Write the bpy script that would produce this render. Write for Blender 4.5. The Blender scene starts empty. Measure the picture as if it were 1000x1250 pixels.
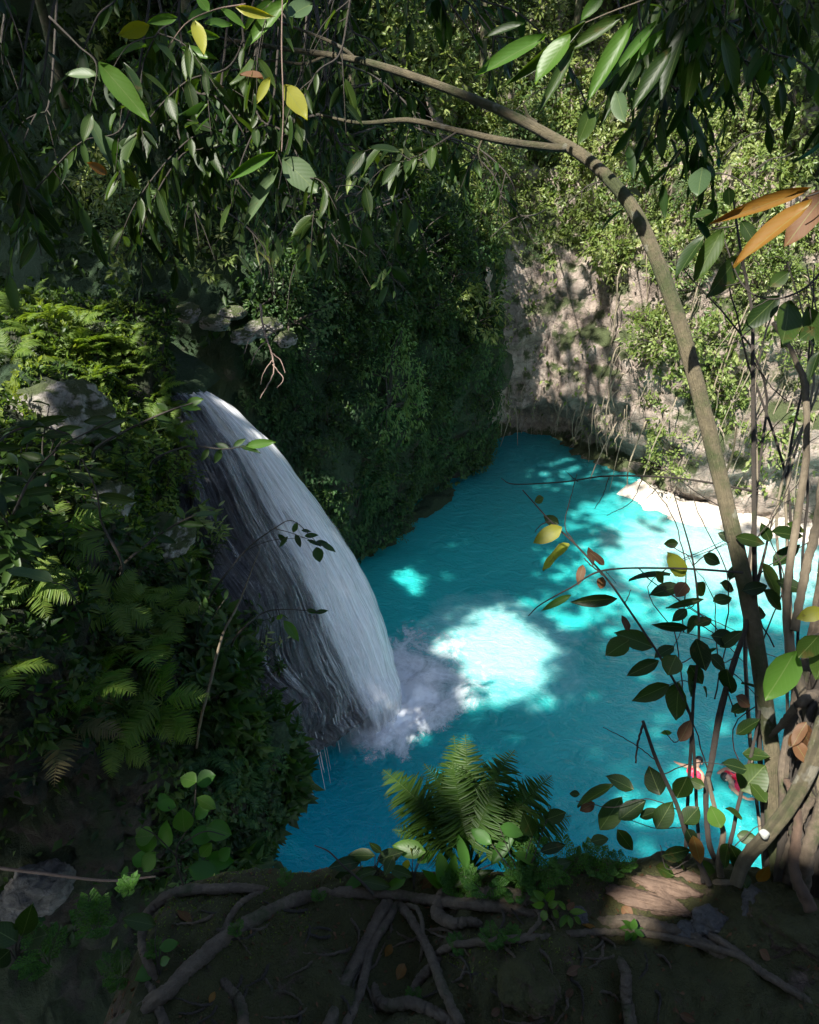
import bpy, math, random
import numpy as np
from mathutils import Vector, Matrix, noise as mnoise
from mathutils.bvhtree import BVHTree

random.seed(11)
rng = np.random.default_rng(11)
S = bpy.context.scene
COL = S.collection
R = math.radians

# ------------------------------------------------------------------ camera
F_PX = 829.0
CAM = Vector((0, 0, 11))
PITCH = R(30)
FW = Vector((0, math.cos(PITCH), -math.sin(PITCH)))
UP = Vector((0, math.sin(PITCH), math.cos(PITCH)))
cd = bpy.data.cameras.new("camera")
cam = bpy.data.objects.new("camera", cd)
COL.objects.link(cam)
cam.location = CAM
cam.rotation_euler = (R(90) - PITCH, 0, 0)
cd.sensor_fit = 'HORIZONTAL'
cd.sensor_width = 36
cd.lens = 36 * F_PX / 1000
cd.clip_start = 0.05
cd.clip_end = 500
S.camera = cam

def ray(px, py):
    return FW + Vector((1, 0, 0)) * ((px - 500) / F_PX) + UP * ((625 - py) / F_PX)
def at(px, py, d):
    return CAM + ray(px, py) * d
def atz(px, py, z=0.0):
    r = ray(px, py)
    return CAM + r * ((z - CAM.z) / r.z)
def pix(P):
    """pixels of an (n,3) array of points: px, py, depth"""
    P = np.asarray(P, float) - np.array(CAM)
    d = P @ np.array(FW)
    dd = np.where(np.abs(d) < 1e-6, 1e-6, d)
    return 500 + P[:, 0] / dd * F_PX, 625 - (P @ np.array(UP)) / dd * F_PX, d

# ------------------------------------------------------------------ sun and sky
SUN = Vector((-0.40, -0.40, 0.825)).normalized()       # towards the sun
sd = bpy.data.lights.new("sun", 'SUN')
so = bpy.data.objects.new("sun", sd)
COL.objects.link(so)
so.rotation_euler = SUN.to_track_quat('Z', 'Y').to_euler()
so.location = (-8, -8, 40)
sd.energy = 4.8
sd.angle = R(0.7)
sd.color = (1.0, 0.95, 0.86)
W = bpy.data.worlds.new("World")
S.world = W
W.use_nodes = True
wn = W.node_tree
bg = wn.nodes['Background']
sky = wn.nodes.new('ShaderNodeTexSky')
sky.sky_type = 'NISHITA'
sky.sun_disc = False
sky.sun_elevation = math.asin(SUN.z)
sky.sun_rotation = math.atan2(SUN.x, SUN.y)
wn.links.new(sky.outputs[0], bg.inputs[0])
bg.inputs[1].default_value = 0.13
S.view_settings.view_transform = 'Standard'
S.view_settings.look = 'None'
S.view_settings.gamma = 1
S.view_settings.use_curve_mapping = False
S.view_settings.exposure = 1.55
S.cycles.use_denoising = True
S.cycles.max_bounces = 8
S.cycles.transparent_max_bounces = 12
S.cycles.diffuse_bounces = 4
S.cycles.glossy_bounces = 2
S.cycles.transmission_bounces = 3
S.cycles.caustics_reflective = False
S.cycles.caustics_refractive = False
S.cycles.sample_clamp_indirect = 4

# ------------------------------------------------------------------ materials
class NT:
    def __init__(s, name):
        s.m = bpy.data.materials.new(name)
        s.m.use_nodes = True
        s.t = s.m.node_tree
        s.b = s.t.nodes['Principled BSDF']
        s.out = s.t.nodes['Material Output']
    def n(s, typ, **kw):
        x = s.t.nodes.new(typ)
        for k, v in kw.items():
            if k.startswith('i_'):
                key = k[2:]
                x.inputs[int(key) if key.isdigit() else key.replace('_', ' ')].default_value = v
            else:
                setattr(x, k, v)
        return x
    def l(s, a, b):
        s.t.links.new(a, b)
    def ramp(s, fac, stops):
        r = s.n('ShaderNodeValToRGB')
        e = r.color_ramp.elements
        while len(e) < len(stops):
            e.new(0.5)
        for el, (p, c) in zip(e, stops):
            el.position = p
            el.color = tuple(c) + (1,) if len(c) == 3 else c
        s.l(fac, r.inputs[0])
        return r.outputs[0]
    def noise(s, vec, scale, detail=6, rough=0.6, dist=0.0):
        x = s.n('ShaderNodeTexNoise', i_Scale=scale, i_Detail=detail, i_Roughness=rough, i_Distortion=dist)
        if vec is not None:
            s.l(vec, x.inputs['Vector'])
        return x.outputs[0]
    def mix(s, fac, a, b, blend='MIX'):
        x = s.n('ShaderNodeMix', data_type='RGBA', blend_type=blend)
        for sock, v in ((x.inputs[0], fac), (x.inputs[6], a), (x.inputs[7], b)):
            if hasattr(v, 'links') or hasattr(v, 'is_linked'):
                s.l(v, sock)
            else:
                sock.default_value = v if not isinstance(v, tuple) else (tuple(v) + (1,) if len(v) == 3 else v)
        return x.outputs[2]
    def math(s, op, a, b=0.0, clamp=False):
        x = s.n('ShaderNodeMath', operation=op, use_clamp=clamp)
        for sock, v in ((x.inputs[0], a), (x.inputs[1], b)):
            if hasattr(v, 'is_linked'):
                s.l(v, sock)
            else:
                sock.default_value = v
        return x.outputs[0]
    def bump(s, h, strength, dist=0.05, normal=None):
        x = s.n('ShaderNodeBump', i_Strength=strength, i_Distance=dist)
        s.l(h, x.inputs['Height'])
        if normal is not None:
            s.l(normal, x.inputs['Normal'])
        s.l(x.outputs[0], s.b.inputs['Normal'])
        return x.outputs[0]

def leaf_mat(name, cols, trans=0.35, rough=0.42, spots=0.0, veins=False):
    t = NT(name)
    at_ = t.n('ShaderNodeAttribute', attribute_name='tint')
    oi = t.n('ShaderNodeObjectInfo')
    f = t.math('ADD', t.math('MULTIPLY', at_.outputs['Fac'], 0.8), t.math('MULTIPLY', oi.outputs['Random'], 0.2))
    n = len(cols)
    c = t.ramp(f, [(i / max(1, n - 1), k) for i, k in enumerate(cols)])
    tc = t.n('ShaderNodeTexCoord')
    if veins or spots:
        if veins:
            sx = t.n('ShaderNodeSeparateXYZ')
            t.l(tc.outputs['UV'], sx.inputs[0])
            y = t.math('ABSOLUTE', t.math('SUBTRACT', sx.outputs[1], 0.5))
            rib = t.math('LESS_THAN', y, 0.018)
            ph = t.math('SUBTRACT', t.math('MULTIPLY', sx.outputs[0], 52.0), t.math('MULTIPLY', y, 40.0))
            sv = t.math('SINE', ph)
            c = t.mix(t.math('MULTIPLY', rib, 0.35), c, (0.16, 0.20, 0.07))
            c = t.mix(t.math('MULTIPLY', t.math('GREATER_THAN', sv, 0.93), 0.10), c, (0.12, 0.18, 0.05))
            t.bump(sv, 0.05, 0.002)
        if spots:
            nz = t.noise(tc.outputs['Object'], 16.0, 4, 0.7)
            k = t.ramp(nz, [(0.60, (0, 0, 0)), (0.70, (1, 1, 1))])
            c = t.mix(t.math('MULTIPLY', k, spots), c, (0.10, 0.055, 0.02))
    t.l(c, t.b.inputs['Base Color'])
    t.b.inputs['Roughness'].default_value = rough
    t.b.inputs['Specular IOR Level'].default_value = 0.28
    tr = t.n('ShaderNodeBsdfTranslucent')
    hs = t.n('ShaderNodeHueSaturation', i_Hue=0.485, i_Saturation=1.15, i_Value=2.0)
    t.l(c, hs.inputs['Color'])
    t.l(hs.outputs[0], tr.inputs[0])
    mx = t.n('ShaderNodeMixShader', i_0=trans)
    t.l(t.b.outputs[0], mx.inputs[1])
    t.l(tr.outputs[0], mx.inputs[2])
    t.l(mx.outputs[0], t.out.inputs[0])
    return t.m

def rock_mat(name, dark, mid, light, moss=0.0, moss_col=(0.035, 0.06, 0.015), scale=1.0, bump=0.8, rough=0.9, coord='Object'):
    t = NT(name)
    tc = t.n('ShaderNodeTexCoord').outputs[coord]
    n1 = t.noise(tc, 0.9 * scale, 9, 0.68, 0.6)
    n2 = t.noise(tc, 5.0 * scale, 8, 0.7)
    n3 = t.noise(tc, 22.0 * scale, 5, 0.7)
    f = t.math('ADD', t.math('MULTIPLY', n1, 0.6), t.math('MULTIPLY', n2, 0.4))
    c = t.ramp(f, [(0.32, dark), (0.5, mid), (0.66, light)])
    c = t.mix(t.math('MULTIPLY', n3, 0.5), c, dark, 'MULTIPLY') if False else c
    vor = t.n('ShaderNodeTexVoronoi', feature='DISTANCE_TO_EDGE', i_Scale=2.6 * scale)
    wv = t.n('ShaderNodeMix', data_type='RGBA')
    wv.inputs[0].default_value = 0.12
    nn = t.n('ShaderNodeTexNoise', i_Scale=3.0 * scale, i_Detail=5)
    t.l(tc, nn.inputs['Vector'])
    t.l(tc, wv.inputs[6]); t.l(nn.outputs['Color'], wv.inputs[7])
    t.l(wv.outputs[2], vor.inputs['Vector'])
    crack = t.ramp(vor.outputs['Distance'], [(0.0, (0, 0, 0)), (0.05, (1, 1, 1))])
    c = t.mix(t.math('MULTIPLY', t.math('SUBTRACT', 1.0, crack), 0.35), c, tuple(x * 0.25 for x in dark))
    if moss:
        g = t.n('ShaderNodeNewGeometry')
        sx = t.n('ShaderNodeSeparateXYZ')
        t.l(g.outputs['Normal'], sx.inputs[0])
        m = t.math('ADD', t.math('MULTIPLY', sx.outputs[2], 0.25), t.noise(tc, 1.7 * scale, 7, 0.7))
        k = t.ramp(m, [(0.62 - 0.35 * moss, (0, 0, 0)), (0.72 - 0.30 * moss, (1, 1, 1))])
        c = t.mix(k, c, t.mix(n3, tuple(x * 0.5 for x in moss_col), tuple(x * 1.5 for x in moss_col)))
    t.l(c, t.b.inputs['Base Color'])
    t.b.inputs['Roughness'].default_value = rough
    h = t.math('ADD', t.math('ADD', t.math('MULTIPLY', n2, 0.7), t.math('MULTIPLY', n3, 0.45)), t.math('MULTIPLY', crack, 0.12))
    t.bump(h, bump, 0.12 / scale)
    return t.m

def bark_mat(name, a, b, moss=0.0, scale=1.0, lich=0.0, bump=0.7):
    t = NT(name)
    tc = t.n('ShaderNodeTexCoord').outputs['Object']
    n1 = t.noise(tc, 7 * scale, 8, 0.7, 1.0)
    n2 = t.noise(tc, 45 * scale, 6, 0.7)
    f = t.math('ADD', t.math('MULTIPLY', n1, 0.6), t.math('MULTIPLY', n2, 0.4))
    c = t.ramp(f, [(0.3, a), (0.7, b)])
    if moss:
        k = t.ramp(t.noise(tc, 4 * scale, 6, 0.7), [(0.62 - 0.3 * moss, (0, 0, 0)), (0.72 - 0.25 * moss, (1, 1, 1))])
        c = t.mix(t.math('MULTIPLY', k, 0.85), c, (0.05, 0.07, 0.018))
    if lich:
        k = t.ramp(t.noise(tc, 11 * scale, 3, 0.5), [(0.66, (0, 0, 0)), (0.69, (1, 1, 1))])
        c = t.mix(t.math('MULTIPLY', k, lich), c, (0.42, 0.42, 0.36))
    t.l(c, t.b.inputs['Base Color'])
    t.b.inputs['Roughness'].default_value = 0.8
    ss = t.n('ShaderNodeMapping'); ss.inputs['Scale'].default_value = (10, 9, 1)
    t.l(t.n('ShaderNodeTexCoord').outputs['UV'], ss.inputs[0])
    rg = t.noise(ss.outputs[0], 6.0 * scale, 5, 0.7, 0.6)
    t.bump(t.math('ADD', f, t.math('MULTIPLY', rg, 0.8)), bump, 0.02 / scale)
    return t.m

M = {}
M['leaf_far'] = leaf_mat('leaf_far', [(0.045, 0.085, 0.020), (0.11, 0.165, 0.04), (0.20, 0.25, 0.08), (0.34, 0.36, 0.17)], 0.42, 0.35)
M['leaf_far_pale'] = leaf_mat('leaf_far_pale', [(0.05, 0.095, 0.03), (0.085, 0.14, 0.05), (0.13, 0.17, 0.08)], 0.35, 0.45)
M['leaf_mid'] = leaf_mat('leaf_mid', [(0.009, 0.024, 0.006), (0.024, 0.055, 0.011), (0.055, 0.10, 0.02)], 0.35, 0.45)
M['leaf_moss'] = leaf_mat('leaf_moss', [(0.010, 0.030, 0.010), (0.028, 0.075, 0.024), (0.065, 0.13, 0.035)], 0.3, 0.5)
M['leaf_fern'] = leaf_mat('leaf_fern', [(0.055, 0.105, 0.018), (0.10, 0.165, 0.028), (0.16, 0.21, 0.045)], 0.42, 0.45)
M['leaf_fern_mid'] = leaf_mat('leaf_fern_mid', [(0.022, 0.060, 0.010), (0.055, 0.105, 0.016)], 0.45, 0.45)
M['leaf_fern_brown'] = leaf_mat('leaf_fern_brown', [(0.12, 0.10, 0.04), (0.16, 0.13, 0.06)], 0.3, 0.6)
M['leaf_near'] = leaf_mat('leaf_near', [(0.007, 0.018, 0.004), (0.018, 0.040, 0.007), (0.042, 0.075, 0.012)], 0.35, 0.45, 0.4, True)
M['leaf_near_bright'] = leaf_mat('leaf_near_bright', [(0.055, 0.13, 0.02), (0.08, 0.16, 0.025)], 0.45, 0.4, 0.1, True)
M['leaf_near_grey'] = leaf_mat('leaf_near_grey', [(0.045, 0.085, 0.033), (0.075, 0.115, 0.052)], 0.25, 0.45, 0.3, True)
M['leaf_yellow'] = leaf_mat('leaf_yellow', [(0.22, 0.24, 0.03), (0.28, 0.27, 0.04)], 0.4, 0.45, 0.7, True)
M['leaf_orange'] = leaf_mat('leaf_orange', [(0.13, 0.062, 0.010), (0.20, 0.10, 0.016)], 0.35, 0.45, 0.6, True)
M['leaf_brown'] = leaf_mat('leaf_brown', [(0.055, 0.026, 0.012), (0.13, 0.062, 0.026)], 0.2, 0.6, 0.6, True)
M['leaf_bush'] = leaf_mat('leaf_bush', [(0.07, 0.15, 0.045), (0.13, 0.22, 0.07), (0.21, 0.29, 0.11)], 0.4, 0.45)
M['leaf_herb'] = leaf_mat('leaf_herb', [(0.035, 0.105, 0.016), (0.06, 0.15, 0.022)], 0.4, 0.45)
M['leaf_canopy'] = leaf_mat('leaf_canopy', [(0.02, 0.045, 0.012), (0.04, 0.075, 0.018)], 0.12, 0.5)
M['cliff'] = rock_mat('cliff_rock', (0.065, 0.05, 0.04), (0.30, 0.24, 0.20), (0.52, 0.44, 0.38), 0.26, (0.05, 0.065, 0.022), 1.0, 1.0)
M['moss_wall'] = rock_mat('mossy_rock', (0.03, 0.03, 0.025), (0.07, 0.065, 0.05), (0.13, 0.12, 0.10), 0.85, (0.02, 0.045, 0.015), 1.0, 1.0)
M['bank'] = rock_mat('bank_soil', (0.012, 0.009, 0.007), (0.030, 0.024, 0.017), (0.08, 0.065, 0.05), 0.4, (0.02, 0.03, 0.009), 1.2, 1.0)
M['ledge'] = rock_mat('ledge_soil', (0.018, 0.011, 0.007), (0.085, 0.055, 0.037), (0.26, 0.18, 0.13), 0.20, (0.055, 0.056, 0.012), 7.0, 1.4)
M['grey_rock'] = rock_mat('grey_rock', (0.03, 0.028, 0.026), (0.10, 0.095, 0.09), (0.22, 0.21, 0.20), 0.0, scale=2.0)
M['limestone'] = rock_mat('limestone', (0.16, 0.14, 0.12), (0.34, 0.31, 0.28), (0.52, 0.48, 0.44), 0.15, (0.05, 0.065, 0.02), 1.6, 1.0)
M['shore'] = rock_mat('shore_sand', (0.30, 0.27, 0.22), (0.44, 0.40, 0.34), (0.55, 0.50, 0.44), 0.0, scale=2.0, bump=0.5)
M['trunk'] = bark_mat('smooth_trunk', (0.070, 0.060, 0.034), (0.22, 0.18, 0.105), 0.45, 1.0, 0.3, 1.0)
M['trunk_moss'] = bark_mat('mossy_trunk', (0.085, 0.068, 0.045), (0.20, 0.165, 0.10), 0.6, 1.0, 0.15)
M['root'] = bark_mat('root_bark', (0.055, 0.041, 0.029), (0.26, 0.20, 0.14), 0.3, 1.6, 0.0, 1.0)
M['stem_dark'] = bark_mat('dark_stem', (0.025, 0.02, 0.016), (0.06, 0.048, 0.036), 0.1, 1.5)
M['stem_pale'] = bark_mat('pale_stem', (0.085, 0.068, 0.045), (0.21, 0.17, 0.115), 0.1, 1.5)
M['dry_twig'] = bark_mat('dry_twig', (0.17, 0.115, 0.09), (0.28, 0.20, 0.16), 0.0, 1.5)
M['vine'] = bark_mat('vine', (0.16, 0.13, 0.09), (0.32, 0.27, 0.19), 0.1, 1.0)
M['wood'] = bark_mat('rotten_wood', (0.05, 0.03, 0.02), (0.17, 0.11, 0.075), 0.05, 0.9)

def water_mat():
    t = NT('milky_water')
    tc = t.n('ShaderNodeTexCoord').outputs['Object']
    n1 = t.noise(tc, 0.22, 4, 0.55, 0.8)
    c = t.ramp(n1, [(0.30, (0.012, 0.325, 0.325)), (0.70, (0.026, 0.40, 0.385))])
    # deep blue under the fall and the ledge, greener at the far corner, milky over the shallows of the shore; the sun patch mid-pool is painted in pale
    sep = t.n('ShaderNodeSeparateXYZ'); t.l(tc, sep.inputs[0])
    dp = t.math('ADD', t.math('MULTIPLY', sep.outputs[1], 0.085), t.math('MULTIPLY', sep.outputs[0], 0.06))
    c = t.mix(t.ramp(dp, [(0.62, (1, 1, 1)), (1.0, (0, 0, 0))]), c, (0.0, 0.235, 0.30))
    far = t.ramp(t.math('MULTIPLY', sep.outputs[1], 0.04), [(0.66, (0, 0, 0)), (0.88, (1, 1, 1))])
    c = t.mix(t.math('MULTIPLY', far, 0.8), c, (0.03, 0.22, 0.235))
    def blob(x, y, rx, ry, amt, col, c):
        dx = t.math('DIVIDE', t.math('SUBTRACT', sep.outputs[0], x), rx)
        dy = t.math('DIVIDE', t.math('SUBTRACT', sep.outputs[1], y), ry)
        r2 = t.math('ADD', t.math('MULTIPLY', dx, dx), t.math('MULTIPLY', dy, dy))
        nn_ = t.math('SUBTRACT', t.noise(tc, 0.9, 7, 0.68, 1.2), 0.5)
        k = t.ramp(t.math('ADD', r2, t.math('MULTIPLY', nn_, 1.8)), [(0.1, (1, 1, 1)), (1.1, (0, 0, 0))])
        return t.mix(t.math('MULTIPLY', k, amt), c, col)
    c = blob(6.0, 9.5, 4.6, 3.4, 0.6, (0.035, 0.50, 0.50), c)
    c = blob(2.1, 12.6, 2.2, 2.2, 0.75, (0.32, 0.58, 0.58), c)  # sun patch on the pool, its brightness painted into the water colour
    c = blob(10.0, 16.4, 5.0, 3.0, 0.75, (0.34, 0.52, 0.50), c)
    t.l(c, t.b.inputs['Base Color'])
    t.b.inputs['Roughness'].default_value = 0.10
    t.b.inputs['IOR'].default_value = 1.33
    t.b.subsurface_method = 'RANDOM_WALK'
    t.b.inputs['Subsurface Weight'].default_value = 0.8
    t.b.inputs['Subsurface Radius'].default_value = (0.35, 0.9, 1.0)
    t.b.inputs['Subsurface Scale'].default_value = 0.9
    mp = t.n('ShaderNodeMapping')
    mp.inputs['Scale'].default_value = (1.0, 1.5, 1.0)
    mp.inputs['Rotation'].default_value = (0, 0, 0.5)
    t.l(tc, mp.inputs[0])
    w1 = t.noise(mp.outputs[0], 2.2, 6, 0.55, 1.2)
    w2 = t.noise(mp.outputs[0], 9.0, 4, 0.6, 0.8)
    w3 = t.noise(mp.outputs[0], 26.0, 3, 0.6, 0.5)
    t.bump(t.math('ADD', t.math('ADD', w1, t.math('MULTIPLY', w2, 0.35)), t.math('MULTIPLY', w3, 0.08)), 0.9, 0.11)
    return t.m
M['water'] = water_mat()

def fall_mat(name, lo, hi, sx, sy, op=1.0):
    """streaks that run with the flow (u along it, v across)"""
    t = NT(name)
    uv = t.n('ShaderNodeTexCoord').outputs['UV']
    def st(x, y, det, rg, ds):
        mp = t.n('ShaderNodeMapping')
        mp.inputs['Scale'].default_value = (x, y, 1)
        t.l(uv, mp.inputs[0])
        return t.noise(mp.outputs[0], 1.0, det, rg, ds)
    a = st(sx, sy, 8, 0.68, 0.9)
    b = st(sx * 0.5, sy * 0.2, 5, 0.55, 0.6)
    g = st(sx * 7, sy * 2.2, 4, 0.7, 0.5)
    at_ = t.n('ShaderNodeAttribute', attribute_name='tint')
    f = t.math('ADD', t.math('ADD', t.math('MULTIPLY', a, 0.45), t.math('MULTIPLY', b, 0.35)), t.math('MULTIPLY', g, 0.2))
    f = t.math('ADD', f, t.math('MULTIPLY', t.math('SUBTRACT', at_.outputs['Fac'], 0.5), 0.55))
    k = t.math('MULTIPLY', t.ramp(f, [(lo, (0, 0, 0)), (hi, (1, 1, 1))]), op)
    t.b.inputs['Base Color'].default_value = (0.93, 0.94, 0.96, 1)
    t.b.inputs['Roughness'].default_value = 0.5
    t.b.inputs['Specular IOR Level'].default_value = 0.2
    t.bump(t.math('ADD', a, g), 0.6, 0.03)
    tl = t.n('ShaderNodeBsdfTranslucent')
    tl.inputs[0].default_value = (0.84, 0.86, 0.90, 1)
    m1 = t.n('ShaderNodeMixShader', i_0=0.12)
    t.l(t.b.outputs[0], m1.inputs[1]); t.l(tl.outputs[0], m1.inputs[2])
    tp = t.n('ShaderNodeBsdfTransparent')
    m2 = t.n('ShaderNodeMixShader')
    t.l(k, m2.inputs[0]); t.l(tp.outputs[0], m2.inputs[1]); t.l(m1.outputs[0], m2.inputs[2])
    t.l(m2.outputs[0], t.out.inputs[0])
    return t.m
M['fall'] = fall_mat('white_water', 0.30, 0.58, 5.0, 22, 0.96)
M['fall_thin'] = fall_mat('thin_white_water', 0.46, 0.66, 10, 90, 0.75)
M['trickle'] = fall_mat('trickle', 0.40, 0.60, 3, 3, 0.75)

def travertine_mat():
    t = NT('wet_travertine')
    tcn = t.n('ShaderNodeTexCoord')
    uv, ob = tcn.outputs['UV'], tcn.outputs['Object']
    mp = t.n('ShaderNodeMapping')
    mp.inputs['Scale'].default_value = (16, 120, 1)
    t.l(uv, mp.inputs[0])
    s1 = t.noise(mp.outputs[0], 1.0, 6, 0.7, 1.0)
    n1 = t.noise(ob, 0.9, 6, 0.6)
    n2 = t.noise(ob, 14, 7, 0.75)
    f = t.math('ADD', t.math('MULTIPLY', s1, 0.5), t.math('ADD', t.math('MULTIPLY', n1, 0.25), t.math('MULTIPLY', n2, 0.25)))
    c = t.ramp(f, [(0.38, (0.016, 0.015, 0.018)), (0.49, (0.065, 0.063, 0.072)), (0.57, (0.15, 0.15, 0.17)), (0.63, (0.55, 0.55, 0.57))])
    t.l(c, t.b.inputs['Base Color'])
    t.b.inputs['Roughness'].default_value = 0.4
    t.bump(t.math('ADD', n2, s1), 1.0, 0.12)
    return t.m
M['travertine'] = travertine_mat()

def foam_mat():
    t = NT('foam')
    ob = t.n('ShaderNodeTexCoord').outputs['Object']
    a = t.noise(ob, 1.7, 10, 0.72, 0.9)
    g = t.noise(ob, 9.0, 6, 0.7, 0.5)
    at_ = t.n('ShaderNodeAttribute', attribute_name='tint')
    f = t.math('ADD', t.math('ADD', t.math('MULTIPLY', a, 0.75), t.math('MULTIPLY', g, 0.25)), t.math('SUBTRACT', at_.outputs['Fac'], 0.75))
    k = t.math('MULTIPLY', t.ramp(f, [(0.26, (0, 0, 0)), (0.40, (0.5, 0.5, 0.5)), (0.60, (1, 1, 1))]), 0.95)
    t.b.inputs['Base Color'].default_value = (0.84, 0.86, 0.90, 1)
    t.b.inputs['Roughness'].default_value = 0.7
    t.bump(t.math('ADD', a, g), 0.5, 0.05)
    tp = t.n('ShaderNodeBsdfTransparent')
    m2 = t.n('ShaderNodeMixShader')
    t.l(k, m2.inputs[0]); t.l(tp.outputs[0], m2.inputs[1]); t.l(t.b.outputs[0], m2.inputs[2])
    t.l(m2.outputs[0], t.out.inputs[0])
    return t.m
def mist_mat():
    m = bpy.data.materials.new('spray_mist'); m.use_nodes = True
    nt = m.node_tree; nt.nodes.clear()
    o = nt.nodes.new('ShaderNodeOutputMaterial'); v = nt.nodes.new('ShaderNodeVolumePrincipled')
    tc = nt.nodes.new('ShaderNodeTexCoord'); nz = nt.nodes.new('ShaderNodeTexNoise'); rp = nt.nodes.new('ShaderNodeValToRGB')
    ln = nt.nodes.new('ShaderNodeVectorMath'); ln.operation = 'LENGTH'
    sb = nt.nodes.new('ShaderNodeMath'); sb.operation = 'SUBTRACT'; ml = nt.nodes.new('ShaderNodeMath'); ml.operation = 'MULTIPLY'; ml.inputs[1].default_value = 2.2; ml.use_clamp = False
    nz.inputs['Scale'].default_value = 2.2; nz.inputs['Detail'].default_value = 4
    nt.links.new(tc.outputs['Object'], nz.inputs['Vector']); nt.links.new(tc.outputs['Object'], ln.inputs[0])
    a = nt.nodes.new('ShaderNodeMath'); a.operation = 'MULTIPLY_ADD'; a.inputs[1].default_value = 0.9; a.inputs[2].default_value = 0.45
    nt.links.new(nz.outputs[0], a.inputs[0]); nt.links.new(a.outputs[0], sb.inputs[0]); nt.links.new(ln.outputs['Value'], sb.inputs[1])
    cl = nt.nodes.new('ShaderNodeMath'); cl.operation = 'MAXIMUM'; cl.inputs[1].default_value = 0.0
    nt.links.new(sb.outputs[0], cl.inputs[0]); nt.links.new(cl.outputs[0], ml.inputs[0]); nt.links.new(ml.outputs[0], v.inputs['Density'])
    v.inputs['Color'].default_value = (0.9, 0.92, 0.95, 1); v.inputs['Anisotropy'].default_value = 0.2
    nt.links.new(v.outputs[0], o.inputs['Volume'])
    return m
M['mist'] = mist_mat()
M['foam'] = foam_mat()

def plain(name, col, rough=0.6):
    t = NT(name)
    n = t.noise(t.n('ShaderNodeTexCoord').outputs['Object'], 14, 4)
    t.l(t.mix(n, tuple(x * 0.8 for x in col), tuple(min(1, x * 1.2) for x in col)), t.b.inputs['Base Color'])
    t.b.inputs['Roughness'].default_value = rough
    return t.m
M['skin'] = plain('skin', (0.42, 0.24, 0.16), 0.5)
M['hair'] = plain('dark_hair', (0.012, 0.010, 0.009), 0.4)
M['vest'] = plain('red_vest', (0.75, 0.02, 0.06), 0.5)
M['shirt'] = plain('navy_cloth', (0.015, 0.02, 0.06), 0.7)

# ------------------------------------------------------------------ mesh helpers
class MB:
    """collects pieces of ONE mesh"""
    def __init__(s):
        s.v, s.f, s.t, s.uv, s.n = [], [], [], [], 0
    def add(s, V, Fc, tint=0.5, uv=None):
        V = np.asarray(V, float)
        s.v.append(V)
        for Fa in (Fc if isinstance(Fc, list) else [Fc]):
            s.f.append(np.asarray(Fa) + s.n)
        s.t.append(np.broadcast_to(np.asarray(tint, float), (len(V),)).copy())
        s.uv.append(np.zeros((len(V), 2)) if uv is None else np.asarray(uv, float))
        s.n += len(V)
    def mesh(s, name, mat, smooth=True):
        V = np.concatenate(s.v)
        me = bpy.data.meshes.new(name)
        me.vertices.add(len(V))
        me.vertices.foreach_set('co', V.ravel())
        nl = sum(f.size for f in s.f)
        npoly = sum(len(f) for f in s.f)
        me.loops.add(nl)
        me.polygons.add(npoly)
        li = np.concatenate([f.ravel() for f in s.f])
        tot = np.concatenate([np.full(len(f), f.shape[1]) for f in s.f])
        st = np.concatenate([[0], np.cumsum(tot)[:-1]])
        me.loops.foreach_set('vertex_index', li.astype(np.int32))
        me.polygons.foreach_set('loop_start', st.astype(np.int32))
        me.polygons.foreach_set('loop_total', tot.astype(np.int32))
        me.polygons.foreach_set('use_smooth', np.full(npoly, smooth))
        a = me.attributes.new('tint', 'FLOAT', 'POINT')
        a.data.foreach_set('value', np.concatenate(s.t))
        u = me.uv_layers.new(name='UVMap')
        u.data.foreach_set('uv', np.concatenate(s.uv)[li].ravel())
        me.materials.append(mat)
        me.update(calc_edges=True)
        me.validate()
        return me
    def build(s, name, mat, parent=None, smooth=True):
        return put(name, s.mesh(name, mat, smooth), parent)

def put(name, data, parent=None):
    o = bpy.data.objects.new(name, data)
    COL.objects.link(o)
    if parent is not None:
        o.parent = parent
    return o
def tag(o, label=None, cat=None, group=None, kind=None):
    if label: o['label'] = label
    if cat: o['category'] = cat
    if group: o['group'] = group
    if kind: o['kind'] = kind
    return o
def thing(name, label, cat, loc=(0, 0, 0), group=None):
    o = put(name, None)
    o.location = loc
    o.empty_display_size = 0.1
    return tag(o, label, cat, group)
def copy_tree(o, parent=None):
    c = o.copy()
    COL.objects.link(c)
    c.parent = parent
    for ch in list(o.children):
        copy_tree(ch, c)
    return c
def unlink_tree(o):
    for ch in list(o.children):
        unlink_tree(ch)
    bpy.data.objects.remove(o)

def nrm(A):
    return A / np.maximum(np.linalg.norm(A, axis=1, keepdims=True), 1e-9)

# leaf outlines: columns are along (0..1), across (-.5...5), lift
def leaf_template(ns, droop=0.18, fold=0.10, shape=(0.0, 0.42, 0.5, 0.36, 0.0), wav=0.0):
    xs = np.linspace(0, 1, ns)
    wd = np.interp(xs, np.linspace(0, 1, len(shape)), shape)
    if ns > 4:
        k = np.sin(np.pi * xs ** 0.8) ** 0.75 * 0.5
        wd = 0.5 * wd + 0.5 * k
        wd[0] = 0.02
        wd[-1] = 0.0
    V, UVs = [], []
    for i, x in enumerate(xs):
        for j, a in enumerate((-1, 0, 1)):
            V.append((x, a * wd[i], -droop * x * x + (abs(a) * fold) + wav * math.sin(9 * x + j * 2) * abs(a)))
            UVs.append((x, 0.5 + 0.5 * a * (wd[i] / 0.5)))
    Fc = []
    for i in range(ns - 1):
        for j in range(2):
            p = i * 3 + j
            Fc.append((p, p + 3, p + 4, p + 1))
    return np.array(V), np.array(Fc), np.array(UVs)
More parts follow.
